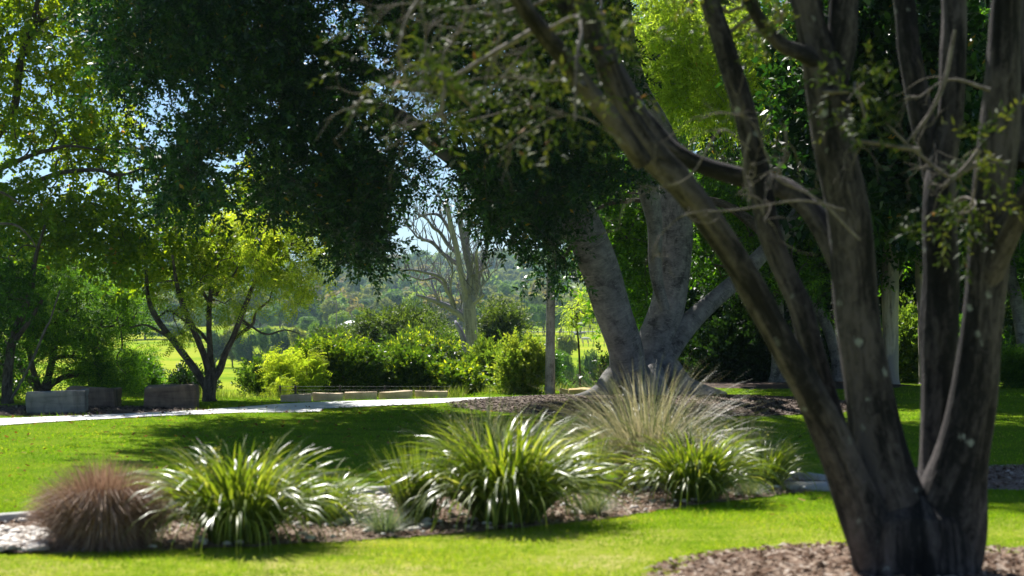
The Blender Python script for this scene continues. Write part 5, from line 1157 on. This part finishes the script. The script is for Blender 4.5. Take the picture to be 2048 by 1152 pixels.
clump('fountain_grass', 1480, 960, 220, 120, 260, .006, M['fountain'], 'sparse arching grass at the right of the tall fountain grass', 9, .12, th=(.1, .9), bend=(.4, 1.2), tint=(.1, .7), nseg=8)
clump('fountain_grass', 965, 955, 250, 150, 300, .006, M['fountain'], 'thin wispy grass standing behind the largest middle clump', 10, .15, th=(.1, .9), bend=(.3, 1.1), tint=(0, .45), nseg=8)
clump('blue_tussock', 768, 1072, 95, 52, 420, .004, M['bluegrass'], 'small blue grey tussock in the gap left of the middle clump', 11, .06, th=(.1, 1.3), bend=(.1, .5), nseg=5)
clump('blue_tussock', 1185, 1032, 95, 50, 420, .004, M['bluegrass'], 'small grey green tussock right of the largest middle clump', 12, .06, th=(.1, 1.3), bend=(.1, .5), tint=(.3, 1), nseg=5)
clump('blue_tussock', 1500, 995, 90, 34, 300, .004, M['bluegrass'], 'low brownish tussock at the foot of the rightmost clump', 13, .06, th=(.2, 1.4), bend=(.1, .5), tint=(.5, 1), nseg=5)
clump('blue_tussock', 720, 1030, 60, 30, 200, .004, M['bluegrass'], 'tiny dry tussock beside the rounded pebbles', 14, .05, th=(.2, 1.4), bend=(.1, .5), tint=(.6, 1), nseg=5)
# dead domed tussock
rng = np.random.default_rng(900); x, D = G(195, 1100); D += .25; root = thing('dead_tussock', (x, D, .008), 'large domed tussock of dry brown grass at the left end of the bed', 'grass clump')
n_ = 5200; a = rng.uniform(0, 6.283, n_); u = rng.uniform(0, 1, n_) ** .6; base = np.c_[x + .29 * u * np.cos(a), D + .26 * u * np.sin(a), np.full(n_, .0)]
mb = MB(); ribbon(mb, base, a + rng.normal(0, .45, n_), .03 + .46 * u + rng.normal(0, .09, n_), rng.uniform(.5, 1.9, n_) * (.3 + .9 * u), (.64 - .26 * u ** 2.5) * rng.uniform(.78, 1.05, n_), .0055 * rng.uniform(.6, 1.4, n_), 6, rng, np.clip(rng.uniform(0, .9, n_), 0, 1), rng.normal(0, .8, n_)); part(mb, 'leaves', M['dead_grass'], root)
n_ = 1500; a = rng.uniform(3.5, 6.0, n_); base = np.c_[x + .34 * np.cos(a) * rng.uniform(.5, 1.15, n_), D + .3 * np.sin(a), rng.uniform(.05, .42, n_)]
mb = MB(); ribbon(mb, base, a, rng.uniform(1.7, 2.9, n_), rng.uniform(0, .7, n_), rng.uniform(.12, .36, n_), .006 * rng.uniform(.6, 1.4, n_), 5, rng, rng.uniform(.1, 1, n_), rng.normal(0, .5, n_)); part(mb, 'fallen_leaves', M['dead_grass'], root)

# ------------------------------------------------------------------ the air
m = bpy.data.materials.new('haze'); m.use_nodes = True; n = m.node_tree; n.nodes.remove(n.nodes['Principled BSDF'])
pv = N(n, 'ShaderNodeVolumePrincipled'); pv.inputs['Color'].default_value = (.55, .77, 1, 1); pv.inputs['Density'].default_value = .00014; pv.inputs['Anisotropy'].default_value = 0
n.links.new(pv.outputs[0], n.nodes['Material Output'].inputs['Volume'])
mb = MB(); box(mb, -3600, 3600, -40, 4300, -22, 95)
HAZE = True
if HAZE: tag(link('haze', mb.mesh('haze', m)), 'thin blue haze over the valley', kind='stuff')
